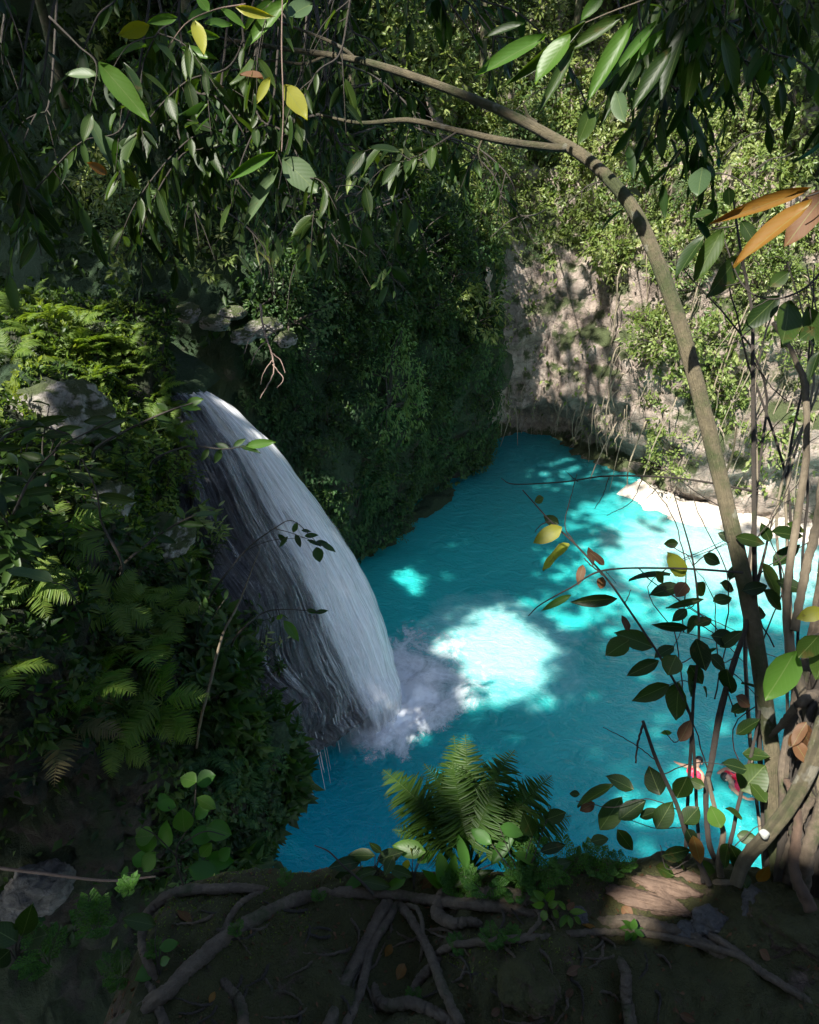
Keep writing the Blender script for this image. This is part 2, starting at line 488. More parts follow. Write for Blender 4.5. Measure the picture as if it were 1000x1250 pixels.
T_LO = (np.array([(0, 0, 0), (.42, .5, .07), (1, 0, -.14), (.42, -.5, .07)]), np.array([(0, 3, 2), (0, 2, 1)]), np.array([(0, .5), (.4, 1), (1, .5), (.4, 0)]))
T_MID = leaf_template(4, 0.2, 0.08, (0.04, 0.48, 0.40, 0.0))
T_HI = leaf_template(9, 0.2, 0.07)
T_WAVE = leaf_template(9, 0.25, 0.05, wav=0.035)
T_PINNA = leaf_template(4, 0.22, 0.04, (0.42, 0.5, 0.34, 0.0))

def add_leaves(mb, base, axis, normal, length, width, tmpl, tint):
    base, axis, normal = np.asarray(base, float), nrm(np.asarray(axis, float)), np.asarray(normal, float)
    side = nrm(np.cross(normal, axis))
    nn = np.cross(axis, side)
    V, Fc, UVs = tmpl
    n, k = len(base), len(V)
    L = np.broadcast_to(np.asarray(length, float), (n,))[:, None, None]
    Wd = np.broadcast_to(np.asarray(width, float), (n,))[:, None, None]
    P = base[:, None, :] + axis[:, None, :] * V[None, :, 0:1] * L + side[:, None, :] * V[None, :, 1:2] * Wd + nn[:, None, :] * V[None, :, 2:3] * L
    FF = (Fc[None] + (np.arange(n) * k)[:, None, None]).reshape(-1, Fc.shape[1])
    mb.add(P.reshape(-1, 3), FF, np.repeat(np.broadcast_to(np.asarray(tint, float), (n,)), k), np.tile(UVs, (n, 1)))

def catmull(P, n):
    """n points along a smooth line through P (rows of any width)"""
    P = np.asarray(P, float)
    if len(P) == 2:
        t = np.linspace(0, 1, n)[:, None]
        return P[0] * (1 - t) + P[1] * t
    Q = np.vstack([2 * P[0] - P[1], P, 2 * P[-1] - P[-2]])
    m = len(P) - 1
    u = np.linspace(0, m, n)
    i = np.minimum(u.astype(int), m - 1)
    t = (u - i)[:, None]
    a, b, c, d = Q[i], Q[i + 1], Q[i + 2], Q[i + 3]
    return 0.5 * (2 * b + (c - a) * t + (2 * a - 5 * b + 4 * c - d) * t * t + (3 * b - a - 3 * c + d) * t ** 3)

def add_tube(mb, pts, rad, sides=8, lump=0.0, tint=0.5, seed=0):
    pts = np.asarray(pts, float)
    n = len(pts)
    rad = np.broadcast_to(np.asarray(rad, float), (n,))
    tg = nrm(np.gradient(pts, axis=0))
    ref = np.array((0.0, 0.0, 1.0)) if abs(tg[0][2]) < 0.9 else np.array((1.0, 0.0, 0.0))
    a = ref - tg[0] * (ref @ tg[0])
    a /= np.linalg.norm(a)
    V = []
    ang = np.linspace(0, 2 * np.pi, sides, endpoint=False)
    r0 = np.random.default_rng(seed + n)
    for i in range(n):
        a = a - tg[i] * (a @ tg[i])
        a /= np.linalg.norm(a)
        b = np.cross(tg[i], a)
        rr = rad[i] * (1 + lump * (r0.random(sides) - 0.5))
        V.append(pts[i] + np.cos(ang)[:, None] * a * rr[:, None] + np.sin(ang)[:, None] * b * rr[:, None])
    V = np.concatenate(V + [pts[:1], pts[-1:]])
    idx = np.arange(n * sides).reshape(n, sides)
    q = np.stack([idx[:-1], np.roll(idx[:-1], -1, 1), np.roll(idx[1:], -1, 1), idx[1:]], -1).reshape(-1, 4)
    c0, c1 = n * sides, n * sides + 1
    t0 = np.stack([np.roll(idx[0], -1), idx[0], np.full(sides, c0)], -1)
    t1 = np.stack([idx[-1], np.roll(idx[-1], -1), np.full(sides, c1)], -1)
    uv = np.concatenate([np.stack([np.repeat(np.linspace(0, 1, n), sides), np.tile(ang / 6.283, n)], -1), np.zeros((2, 2))])
    mb.add(V, [q, t0, t1], tint, uv)

def tube_mesh(name, mat, pts, rad, sides=8, n=None, lump=0.0, parent=None, jit=0.0, seed=0):
    n = n or max(8, len(pts) * 5)
    P = catmull(pts, n)
    rr = np.asarray(rad, float)
    rr = np.interp(np.linspace(0, 1, n), np.linspace(0, 1, len(rr)), rr) if rr.ndim else np.full(n, float(rr))
    if jit:
        r0 = np.random.default_rng(seed)
        w = r0.normal(size=(n, 3)) * jit
        w[0] = 0
        P = P + np.cumsum(w, 0) * 0.3 + w * 0.3
    mb = MB()
    add_tube(mb, P, rr, sides, lump, seed=seed)
    return mb.build(name, mat, parent)

def fbm(p, sc, octs=4):
    return mnoise.fractal(Vector(p) * sc, 0.9, 2.0, octs)

def loft(ctrl, nu, nv):
    """smooth surface through a grid of points: (nu, nv, 3)"""
    C = np.array([[tuple(p) for p in row] for row in ctrl], float)
    A = np.stack([catmull(C[:, j], nu) for j in range(C.shape[1])], 1)
    return np.stack([catmull(A[i], nv) for i in range(nu)], 0)
def grid_normals(G):
    du = np.gradient(G, axis=0)
    dv = np.gradient(G, axis=1)
    N = np.cross(du, dv)
    return N / np.maximum(np.linalg.norm(N, axis=2, keepdims=True), 1e-9)
def rough(G, amp, sc, octs=5, face=None):
    N = grid_normals(G)
    if face is not None:
        N = N * face
    H = G.copy()
    for i in range(G.shape[0]):
        for j in range(G.shape[1]):
            H[i, j] += N[i, j] * amp * fbm(G[i, j], sc, octs)
    return H
def add_grid(mb, G, tint=0.5):
    nu, nv = G.shape[:2]
    idx = np.arange(nu * nv).reshape(nu, nv)
    q = np.stack([idx[:-1, :-1], idx[1:, :-1], idx[1:, 1:], idx[:-1, 1:]], -1).reshape(-1, 4)
    uv = np.stack(np.meshgrid(np.linspace(0, 1, nu), np.linspace(0, 1, nv), indexing='ij'), -1).reshape(-1, 2)
    t = tint.ravel() if isinstance(tint, np.ndarray) else tint
    mb.add(G.reshape(-1, 3), q, t, uv)

def samples(o, n, keep=None, seed=0):
    """n random points on a mesh, with normals turned to the camera side; keep(px, py, P, N) -> bool mask"""
    r0 = np.random.default_rng(seed)
    me = o.data
    me.calc_loop_triangles()
    V = np.empty(len(me.vertices) * 3); me.vertices.foreach_get('co', V); V = V.reshape(-1, 3)
    T = np.empty(len(me.loop_triangles) * 3, np.int32); me.loop_triangles.foreach_get('vertices', T); T = T.reshape(-1, 3)
    A, B, Cc = V[T[:, 0]], V[T[:, 1]], V[T[:, 2]]
    Nn = np.cross(B - A, Cc - A)
    ar = np.linalg.norm(Nn, axis=1) * 0.5
    outP, outN, got = [], [], 0
    for _ in range(40):
        i = r0.choice(len(T), size=max(2000, n * 2), p=ar / ar.sum())
        u, v = r0.random(len(i)), r0.random(len(i))
        m = u + v > 1
        u[m], v[m] = 1 - u[m], 1 - v[m]
        P = A[i] + (B[i] - A[i]) * u[:, None] + (Cc[i] - A[i]) * v[:, None]
        N = nrm(Nn[i])
        s = np.sign(np.sum(N * (np.array(CAM) - P), axis=1))
        N = N * np.where(s == 0, 1, s)[:, None]
        if keep is not None:
            px, py, d = pix(P)
            k = keep(px, py, P, N, r0) & (d > 0.2)
            P, N = P[k], N[k]
        outP.append(P); outN.append(N); got += len(P)
        if got >= n:
            break
    return np.concatenate(outP)[:n], np.concatenate(outN)[:n]

def in_poly(px, py, poly):
    inside = np.zeros(len(px), bool)
    j = len(poly) - 1
    for i in range(len(poly)):
        xi, yi = poly[i]; xj, yj = poly[j]
        c = ((yi > py) != (yj > py)) & (px < (xj - xi) * (py - yi) / ((yj - yi) or 1e-9) + xi)
        inside ^= c
        j = i
    return inside
# ------------------------------------------------------------------ the setting: water, cliffs, slope, bank, ledge
mb = MB()
x0, x1, y0, y1 = -8.0, 24.0, -1.0, 27.0
gx, gy = np.meshgrid(np.linspace(x0, x1, 60), np.linspace(y0, y1, 50), indexing='ij')
add_grid(mb, np.stack([gx, gy, np.zeros_like(gx)], -1)[:, ::-1])
bx = [(x0, y0, -5), (x1, y0, -5), (x1, y1, -5), (x0, y1, -5)]
tp = [(x0, y0, 0), (x1, y0, 0), (x1, y1, 0), (x0, y1, 0)]
mb.add(bx + tp, np.array([(0, 3, 2, 1), (0, 1, 5, 4), (1, 2, 6, 5), (2, 3, 7, 6), (3, 0, 4, 7)]))
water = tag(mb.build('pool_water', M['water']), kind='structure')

# shoreline of the gorge, seen from above, left to right: (x, y)
SH = [(-22, 21), (-15, 18.5), (-9, 16.2), (-5.0, 14.6), (-2.9, 14.7), (-1.5, 16.0), (0.5, 19.2), (2.7, 22.0), (3.3, 24.0), (5.0, 24.2),
      (6.0, 23.3), (7.7, 21.2), (9.3, 19.6), (12.5, 18.0), (16, 15.0), (18.2, 10.5), (18.6, 5.0), (17.5, -1)]
def gorge(name, a, b, prof, mat, nu, nv, amp, sc, kind='structure', top=17.0, bot=-1.0):
    """a wall that follows the shoreline from point a to point b; prof(z, s) moves it away from the pool"""
    L = catmull(SH, 800)
    i0, i1 = int(a / (len(SH) - 1) * 799), int(b / (len(SH) - 1) * 799)
    L = L[i0:i1 + 1]
    sl = np.linspace(0, len(L) - 1, nu)
    P = np.stack([np.interp(sl, np.arange(len(L)), L[:, k]) for k in range(2)], -1)
    tg = np.gradient(P, axis=0)
    for _ in range(30):
        tg[1:-1] = (tg[:-2] + tg[1:-1] + tg[2:]) / 3
    tg = nrm(tg)
    out = np.stack([-tg[:, 1], tg[:, 0]], -1)          # away from the pool
    zs = bot + (top - bot) * np.linspace(0, 1, nv) ** 1.15
    G = np.zeros((nu, nv, 3))
    for i in range(nu):
        s = a + (b - a) * i / (nu - 1)
        for j, z in enumerate(zs):
            o = prof(z, s)
            G[i, j] = (P[i, 0] + out[i, 0] * o, P[i, 1] + out[i, 1] * o, z)
    G = rough(G, amp, sc, 6)
    G = rough(G, amp * 0.35, sc * 4.3, 4)
    m = MB()
    add_grid(m, G)
    return tag(m.build(name, mat), kind=kind)
def prof_moss(z, s):
    # bulging mossy wall left of the far corner: undercut at the water, belly at 3 m, leans back above
    return (0.55 if z < 0.15 else 0.15) - 0.55 * math.sin(max(0, min(1, (z - 0.3) / 5.5)) * math.pi) + max(0, z - 6.5) * 0.55 + 0.10 * max(0, z - 10) ** 1.3
def prof_back(z, s):
    u = 1.1 * max(0, 1 - abs(z - 0.5) / 1.1)            # dark hollow above the water
    if s > 11.2:
        u *= max(0, 1 - (s - 11.2) * 1.4)
    return u - 0.35 * math.exp(-((z - 3.0) / 1.3) ** 2) + max(0, z - 6.0) * 0.42 + 0.08 * max(0, z - 9) ** 1.5
moss_wall = gorge('mossy_cliff', 0.0, 8.0, prof_moss, M['moss_wall'], 170, 90, 0.55, 0.45)
back_wall = gorge('cliff_face', 6.9, 17.0, prof_back, M['cliff'], 230, 110, 0.50, 0.50)
# hillside above the walls and behind the camera
def hill(name, rows, nu, nv, amp, mat):
    G = rough(loft(rows, nu, nv), amp, 0.3, 5)
    m = MB(); add_grid(m, G)
    return tag(m.build(name, mat), kind='structure')
hillside = hill('hillside', [
    [(-34, 24, 6), (-20, 23.5, 9), (-9, 21.0, 9.5), (-2, 21.5, 10), (2, 26.5, 10), (7, 26.5, 10), (14, 22, 10), (21, 17, 10), (23, 8, 10), (22, -6, 10)],
    [(-38, 30, 12), (-22, 29, 15), (-10, 27, 16), (-2, 28, 16), (3, 33, 16), (9, 33, 16), (18, 28, 16), (27, 20, 16), (29, 8, 16), (28, -8, 16)],
    [(-44, 40, 24), (-28, 40, 25), (-12, 39, 26), (-2, 40, 26), (6, 44, 26), (16, 43, 26), (28, 36, 26), (38, 24, 26), (40, 8, 26), (38, -12, 26)]], 40, 160, 0.9, M['bank'])
back_ground = hill('forest_ground', [
    [(-16, 2, 8.4), (-8, 1.2, 8.6), (-3.2, 0.7, 8.55), (0, 0.35, 8.75), (3, 0.5, 8.7), (10, 1.0, 8.6), (22, -1, 9)],
    [(-18, -4, 9), (-9, -3.5, 8.8), (-3, -3, 8.7), (0, -3, 8.7), (3, -3, 8.7), (10, -3, 8.8), (24, -5, 10)],
    [(-22, -16, 12), (-10, -16, 12), (-3, -16, 11.5), (0, -16, 11.5), (4, -16, 11.5), (12, -16, 12), (28, -16, 14)],
    [(-28, -32, 24), (-12, -32, 24), (-3, -32, 24), (0, -32, 24), (5, -32, 24), (14, -32, 24), (34, -32, 26)]], 60, 90, 0.18, M['bank'])

# left bank: from the stream above the fall down to the hollow beside the ledge
def row(py, *pd):
    return [at(px, py, d) for px, d in pd]
BANK = [
    row(365, (-420, 15), (-200, 14.5), (-60, 14.0), (60, 13.8), (150, 13.6), (190, 13.6), (205, 14.5)),
    row(415, (-420, 11.5), (-200, 11.2), (-60, 11.0), (50, 11.1), (130, 12.0), (185, 12.6), (205, 13.5)),
    row(500, (-420, 9.0), (-220, 8.8), (-60, 8.8), (50, 9.4), (120, 10.6), (180, 11.8), (200, 13.0)),
    row(600, (-420, 7.0), (-220, 7.0), (-60, 7.0), (60, 7.9), (130, 9.3), (200, 11.2), (225, 12.6)),
    row(700, (-420, 5.6), (-220, 5.6), (-60, 5.7), (70, 6.7), (145, 8.4), (225, 10.6), (250, 12.2)),
    row(800, (-420, 4.9), (-220, 4.9), (-60, 5.1), (80, 6.0), (165, 7.8), (262, 10.2), (295, 11.8)),
    row(880, (-420, 5.0), (-220, 5.0), (-60, 5.3), (80, 6.2), (180, 7.8), (300, 9.9), (335, 11.3)),
    row(960, (-420, 5.8), (-220, 5.8), (-60, 6.0), (80, 6.8), (190, 8.0), (318, 9.6), (350, 10.8)),
    row(1040, (-420, 6.6), (-220, 6.6), (-60, 6.7), (80, 7.2), (200, 8.1), (300, 9.3), (330, 10.4)),
    row(1110, (-420, 7.0), (-220, 7.0), (-60, 7.0), (80, 7.4), (190, 8.2), (280, 9.2), (315, 10.2)),
    row(1230, (-420, 7.2), (-220, 7.2), (-60, 7.2), (80, 7.6), (190, 8.4), (280, 9.2), (315, 10.0)),
    row(1450, (-420, 7.4), (-220, 7.4), (-60, 7.4), (80, 7.8), (190, 8.4), (280, 9.0), (315, 9.6))]
G = loft(BANK, 120, 100)
G = rough(G, 0.34, 0.9, 5); G = rough(G, 0.16, 3.5, 4)
mb = MB(); add_grid(mb, G)
bank = tag(mb.build('bank_slope', M['bank']), kind='structure')

# stream bed above the fall, in the dark behind the bank
STREAM = [[Vector(p) for p in r] for r in (
    [(-13, 12.5, 6.9), (-12, 14.5, 6.8), (-11, 17, 7.1)],
    [(-8, 11.8, 6.85), (-7.6, 13.2, 6.65), (-7, 15.6, 7.0)],
    [(-5.6, 11.6, 6.8), (-5.3, 12.4, 6.55), (-4.8, 14.2, 6.8)],
    [(-4.6, 11.7, 6.4), (-4.3, 12.2, 6.3), (-3.9, 13.6, 6.4)])]
G = rough(loft(STREAM, 50, 30), 0.12, 1.2, 5)
mb = MB(); add_grid(mb, G)
tag(mb.build('stream_bed', M['moss_wall']), kind='structure')

# ledge under the camera
EDGE = [(-3.2, 0.75), (-2.2, 0.9), (-1.35, 1.0), (-1.05, 1.15), (-0.9, 1.35), (-0.5, 1.44), (-0.1, 1.42), (0.25, 1.44), (0.6, 1.48), (1.0, 1.50), (1.4, 1.42), (2.2, 1.35), (3.4, 1.2)]
EDc = catmull(EDGE, 300)
def ledge_z(x, y):
    z = 8.78
    z += 0.10 * math.exp(-((x + 0.70) / 0.28) ** 2 - ((y - 1.12) / 0.25) ** 2)          # mossy hump on the left
    z += 0.10 * math.exp(-((x - 0.33) / 0.30) ** 2 - ((y - 1.10) / 0.16) ** 2)          # hump right of the root tangle
    z -= 0.10 * math.exp(-((x + 0.03) / 0.16) ** 2 - ((y - 1.14) / 0.14) ** 2)          # hollow between the roots
    z += 0.08 * math.exp(-((x - 0.74) / 0.22) ** 2 - ((y - 1.40) / 0.12) ** 2)
    z += 0.10 * math.exp(-((x - 1.25) / 0.30) ** 2 - ((y - 1.15) / 0.2) ** 2)
    z -= 0.9 * max(0.0, min(1.0, (-0.78 - x) / 0.5)) ** 1.2
    return z
nu, nv = 260, 110
G = np.zeros((nu, nv, 3))
for i in range(nu):
    x = -3.2 + 6.6 * i / (nu - 1)
    e = float(np.interp(x, EDc[:, 0], EDc[:, 1]))
    for j in range(nv):
        t = j / (nv - 1)
        if t < 0.72:
            y = -0.6 + (e + 0.6) * (t / 0.72)
            z = ledge_z(x, y) - 0.08 * (t / 0.72) ** 12
        else:
            k = (t - 0.72) / 0.28
            y = e + 0.10 * math.sin(k * 2.2) + 0.55 * k
            z = ledge_z(x, e) - 0.08 - 3.2 * k ** 1.15
        p = Vector((x, y, z))
        a = 1.0 if t > 0.1 else t * 10
        p.z += a * (0.045 * fbm(p, 2.6, 5) + 0.030 * fbm(p, 8.0, 5) + 0.014 * fbm(p, 26.0, 4))
        p.y += 0.05 * fbm(p + Vector((5, 0, 0)), 3.0, 4) * (t / 0.72 if t < 0.72 else 1)
        G[i, j] = p
mb = MB(); add_grid(mb, G)
ledge = tag(mb.build('ledge_ground', M['ledge']), kind='structure')

# pale shore below the far wall, and the rocky foot of the mossy wall
def shelf(name, pts, h, mat, wid, seed):
    P = catmull(pts, 60)
    tg = nrm(np.gradient(P, axis=0))
    nn = np.stack([-tg[:, 1], tg[:, 0], np.zeros(60)], -1)
    G = np.zeros((60, 16, 3))
    for i in range(60):
        for j in range(16):
            k = j / 15
            p = Vector(P[i] + nn[i] * (k - 0.35) * wid * (1 + 0.3 * fbm(P[i], 0.9, 3)))
            p.z = -0.12 + h * min(1, k * 1.5) + 0.16 * fbm(p, 1.6, 5) * min(1, k * 2)
            G[i, j] = p
    m = MB(); add_grid(m, G)
    return tag(m.build(name, mat), kind='structure')
shore = shelf('shore', [atz(755, 602), atz(800, 622), atz(860, 640), atz(930, 652), atz(1010, 662), atz(1120, 690)], 0.30, M['shore'], 1.8, 1)
shore2 = shelf('rocky_shore', [atz(425, 692), atz(470, 668), atz(520, 632), atz(560, 600)], 0.25, M['moss_wall'], 1.1, 2)

# ------------------------------------------------------------------ the waterfall: travertine dome, sheets of water, foam
FALL = [
    [at(238, 470, 14.6), at(225, 472, 13.8), at(212, 474, 13.4), at(190, 482, 13.0), at(150, 492, 12.4), at(110, 500, 12.0)],
    [at(262, 488, 14.2), at(266, 490, 13.1), at(238, 486, 12.75), at(206, 493, 12.4), at(174, 515, 12.2), at(140, 530, 12.2)],
    [at(310, 540, 14.4), at(322, 546, 13.3), at(286, 546, 12.75), at(245, 562, 12.3), at(203, 582, 12.0), at(165, 600, 12.0)],
    [at(358, 606, 14.9), at(373, 613, 13.7), at(330, 622, 12.95), at(280, 642, 12.25), at(230, 662, 11.8), at(190, 680, 11.8)],
    [at(404, 676, 15.4), at(420, 683, 14.1), at(376, 700, 13.2), at(320, 722, 12.35), at(264, 742, 11.7), at(220, 760, 11.7)],
    [at(438, 745, 15.6), at(455, 751, 14.4), at(411, 776, 13.55), at(352, 802, 12.45), at(298, 822, 11.6), at(255, 840, 11.6)],
    [at(458, 806, 15.8), at(474, 811, 14.75), at(437, 838, 13.85), at(385, 862, 12.6), at(335, 882, 11.6), at(290, 900, 11.6)],
    [at(466, 828, 15.8), at(480, 838, 14.75), at(452, 872, 13.85), at(402, 903, 12.7), at(372, 928, 11.75), at(320, 945, 11.6)],
    [at(456, 838, 15.9), at(462, 850, 15.2), at(436, 880, 14.35), at(392, 912, 13.1), at(362, 940, 12.2), at(310, 960, 12.0)],
    [at(446, 850, 15.9), at(440, 858, 15.6), at(416, 880, 14.9), at(380, 915, 13.8), at(350, 945, 12.9), at(300, 965, 12.5)]]
FG = loft(FALL, 200, 130)
FN = grid_normals(FG)
if np.mean(np.sum(FN * (np.array(CAM) - FG), axis=2)) < 0:
    FN = -FN
uu = np.linspace(0, 1, 200)[:, None]
vv = np.linspace(0, 1, 130)[None, :]
def fall_disp(amp):
    D = np.zeros(FG.shape[:2])
    for i in range(200):
        for j in range(130):
            u, v = i / 199, j / 129
            lo = mnoise.fractal(Vector((u * 3.0, v * 6, 1.3)), 0.9, 2.0, 4)
            hi = mnoise.fractal(Vector((u * 11, v * 45, 4.1)), 0.8, 2.0, 4)
            ed = mnoise.fractal(Vector((u * 14, v * 18, 7.7)), 0.8, 2.0, 4)
            cav = math.exp(-((u - 0.56) / 0.055) ** 2 - ((v - 0.78) / 0.16) ** 2) * 0.75 + math.exp(-((u - 0.73) / 0.03) ** 2 - ((v - 0.55) / 0.10) ** 2) * 0.25
            blg = math.exp(-((u - 0.45) / 0.07) ** 2 - ((v - 0.70) / 0.2) ** 2) * 0.28
            D[i, j] = amp * (0.15 * lo + 0.07 * hi * (0.35 + v) + 0.10 * ed * v - cav + blg)
    return D
FD = fall_disp(1.0)
fall = thing('waterfall', 'pale blue waterfall sliding over a dark travertine dome into the turquoise pool', 'waterfall', tuple(atz(440, 880)))
FO = np.array(fall.location)
def rel(G): return G - FO
mb = MB(); add_grid(mb, rel(FG + FN * FD[..., None]))
mb.build('rock_dome', M['travertine'], fall)
FALL_ROCK = FG + FN * FD[..., None]
# full-width sheet of white water on the far half; in three layers that stand off the rock
def sheet(name, v0, v1, off, mat, dens, nv=40, drop=True, seed=0):
    j = np.linspace(v0, v1, nv) * 129
    G = np.zeros((240, nv, 3)); T = np.zeros((240, nv))
    ji = np.clip(j.astype(int), 0, 128); jf = (j - ji)[None, :, None]
    base = FG + FN * (FD * 0.6)[..., None]
    B = base[:, ji] * (1 - jf) + base[:, ji + 1] * jf
    Nn = FN[:, ji]
    rim = 152                                  # where the water leaves the rock
    for i in range(240):
        k = i / 239
        if i < 190:
            r = i / 189 * rim
            a = int(r); f = r - a
            p = B[a] * (1 - f) + B[a + 1] * f
            n = Nn[a]
            G[i] = p + n * (off * (0.3 + 0.7 * min(1, r / 70)))
            last = G[i].copy()
            prev = G[i - 6].copy() if i > 6 else G[i]
        else:
            q = (i - 189) / 50.0
            dv = (last - prev)
            dv = dv / np.maximum(np.linalg.norm(dv, axis=1, keepdims=True), 1e-6)
            hz = np.maximum(last[:, 2], 0.02)
            p = last.copy()
            p[:, :2] += dv[:, :2] * (hz * q * 0.50)[:, None]
            p[:, 2] = last[:, 2] * (1 - q ** 1.4) - 0.02 * q
            G[i] = p
        x = (np.linspace(v0, v1, nv) - v0) / (v1 - v0)
        edge = np.minimum(1, np.minimum(x / 0.16, (1 - x) / 0.45))
        T[i] = 0.5 + dens - 0.9 * (1 - edge) ** 1.5 
        if i < 14: T[i] -= (14 - i) * 0.03
        if i > 190: T[i] -= (i - 190) / 50 * 0.12
    for i in range(240):
        for jj in range(nv):
            G[i, jj] += np.array((0, 0, 1)) * 0.0 + Nn[min(i, 199), jj] * 0.05 * mnoise.fractal(Vector((i / 240 * 9, jj / nv * 14 * (v1 - v0) * 2, seed)), 0.9, 2, 3)
    m = MB(); add_grid(m, rel(G), T)
    return m.build(name, mat, fall)
sheet('water_sheet', 0.15, 0.50, 0.05, M['fall'], 0.10, 60, seed=1)
sheet('water_sheet', 0.17, 0.44, 0.12, M['fall'], 0.05, 50, seed=2)
sheet('water_sheet', 0.18, 0.40, 0.19, M['fall'], 0.0, 40, seed=3)
sheet('thin_sheet', 0.34, 0.98, 0.03, M['fall_thin'], -0.10, 70, seed=4)
sheet('thin_sheet', 0.30, 0.66, 0.06, M['fall_thin'], -0.03, 60, seed=5)
# trickles off the rim
for k in range(16):
    v = random.uniform(0.45, 0.86)
    u = random.choice((0.60, 0.72, 0.74, 0.76)) + random.uniform(-0.03, 0.02)
    p = FALL_ROCK[int(u * 199), int(v * 129)] + FN[int(u * 199), int(v * 129)] * 0.05
    L = random.uniform(0.4, 1.3)
    z1 = max(-0.02, p[2] - L)
    w = random.uniform(0.004, 0.011)
    pts = [p, p + np.array((0.05, -0.06, (z1 - p[2]) * 0.4)), np.array((p[0] + 0.10, p[1] - 0.1, z1))]
    m = MB(); add_tube(m, rel(catmull(pts, 12)), np.linspace(w, w * 0.4, 12), 6, tint=0.62)
    m.build('trickle', M['trickle'], fall)
# foam where it lands
fc = np.array(atz(478, 880))
n1, n2 = 90, 60
G = np.zeros((n1, n2, 3)); T = np.zeros((n1, n2))
for i in range(n1):
    th = i / (n1 - 1) * 2 * math.pi
    r_ = 1.75 * (1 + 0.55 * math.cos(th - 1.35) + 0.28 * math.cos(2 * (th - 1.2))) * (1 + 0.35 * mnoise.fractal(Vector((math.cos(th) * 1.3, math.sin(th) * 1.3, 3.1)), 0.9, 2, 4))
    for j in range(n2):
        k = j / (n2 - 1)
        p = fc + np.array((math.cos(th), math.sin(th), 0)) * r_ * k
        p[2] = 0.012 + max(0, 0.07 * (1 - k) * (1 + 1.6 * fbm(p, 2.2, 4)))
        G[i, j] = p
        T[i, j] = 1.0 - 0.55 * k ** 1.2
m = MB(); add_grid(m, rel(G), T)
m.build('foam', M['foam'], fall)
import bmesh
bm = bmesh.new(); bmesh.ops.create_icosphere(bm, subdivisions=3, radius=1.0)
me = bpy.data.meshes.new('spray'); bm.to_mesh(me); bm.free(); me.materials.append(M['mist'])
sp = put('spray', me, fall)
sp.location = Vector((-0.02, 0.15, 0.25)); sp.scale = (1.0, 1.45, 0.75); sp.rotation_euler = (0, 0, -0.25)

# ------------------------------------------------------------------ ray helpers on the bare terrain
TERR = [water, moss_wall, back_wall, hillside, back_ground, bank, ledge, shore]
def bvh_of(objs, extra=None):
    V, Fs, n = [], [], 0
    for o in objs:
        me = o.data
        v = np.empty(len(me.vertices) * 3); me.vertices.foreach_get('co', v); v = v.reshape(-1, 3)
        mw = np.array(o.matrix_world) if o.parent is None else np.eye(4)
        V.append(v)
        Fs += [[i + n for i in p.vertices] for p in me.polygons]
        n += len(v)
    for G in (extra or []):
        nu, nv = G.shape[:2]
        idx = np.arange(nu * nv).reshape(nu, nv) + n
        Fs += np.stack([idx[:-1, :-1], idx[1:, :-1], idx[1:, 1:], idx[:-1, 1:]], -1).reshape(-1, 4).tolist()
        V.append(G.reshape(-1, 3)); n += nu * nv
    return BVHTree.FromPolygons(np.concatenate(V).tolist(), Fs)
BV = bvh_of(TERR, [FALL_ROCK])
BVL = bvh_of([ledge])
def hit(px, py, bv=None, off=0.0):
    r = ray(px, py).normalized()
    loc, nor, i, d = (bv or BV).ray_cast(CAM, r)
    if loc is None:
        return None, None
    if nor.dot(r) > 0: nor = -nor
    return loc - r * off, nor
#==PART3
# ------------------------------------------------------------------ where the added canopy is cut open for the sun
# patches of sunlight as they lie on the place (read off the photograph): centre, half axes, how open the canopy is, how broken
LIT = [
    (618, 808, 52, 48, 1.0, 0.0), (600, 780, 62, 34, 0.95, 0.25), (650, 765, 70, 28, 0.9, 0.3), (715, 755, 100, 34, 0.7, 0.5), (630, 850, 60, 20, 0.7, 0.4), (890, 690, 180, 75, 0.95, 0.35), (830, 640, 120, 45, 1.0, 0.2), (740, 690, 80, 60, 0.5, 0.6),
    (490, 712, 34, 24, 0.55, 0.5), (685, 580, 50, 20, 0.3, 0.6), (830, 840, 170, 110, 0.13, 0.2), (560, 770, 40, 30, 0.5, 0.5),
    (900, 420, 160, 260, 1.0, 0.2), (630, 385, 70, 84, 1.0, 0.05), (660, 475, 56, 40, 0.8, 0.5), (730, 420, 70, 60, 0.6, 0.5), (770, 500, 50, 60, 0.75, 0.5), (720, 270, 190, 120, 0.95, 0.3), (800, 180, 200, 110, 0.9, 0.35),
    (640, 230, 120, 110, 0.85, 0.35), (500, 270, 90, 100, 0.6, 0.5), (560, 90, 240, 110, 0.5, 0.6), (370, 370, 70, 60, 0.7, 0.6), (310, 395, 40, 20, 0.7, 0.4), (240, 280, 150, 120, 0.10, 0.8),
    (468, 505, 52, 66, 0.95, 0.25), (560, 430, 40, 90, 0.35, 0.6), (550, 560, 40, 60, 0.12, 0.6),
    (100, 440, 140, 60, 1.0, 0.1), (80, 505, 70, 55, 1.0, 0.0), (170, 520, 80, 60, 1.0, 0.2), (200, 585, 60, 60, 1.0, 0.2), (140, 625, 80, 40, 0.8, 0.4), (80, 600, 80, 40, 0.45, 0.6),
    (150, 735, 90, 40, 0.4, 0.6), (140, 850, 90, 40, 0.6, 0.5), (215, 490, 30, 14, 0.6, 0.3), (200, 672, 50, 20, 0.6, 0.4),
    (810, 1085, 62, 30, 1.0, 0.0), (780, 1125, 60, 26, 1.0, 0.0), (960, 1110, 30, 14, 0.3, 0.5), (650, 1075, 60, 30, 0.35, 0.6),
    (215, 1020, 50, 50, 0.35, 0.4), (570, 960, 90, 50, 0.25, 0.4)]
SPOTS0 = [((490, 960, 2.2), .07, .8), ((560, 1075, 2.2), .06, .4)]
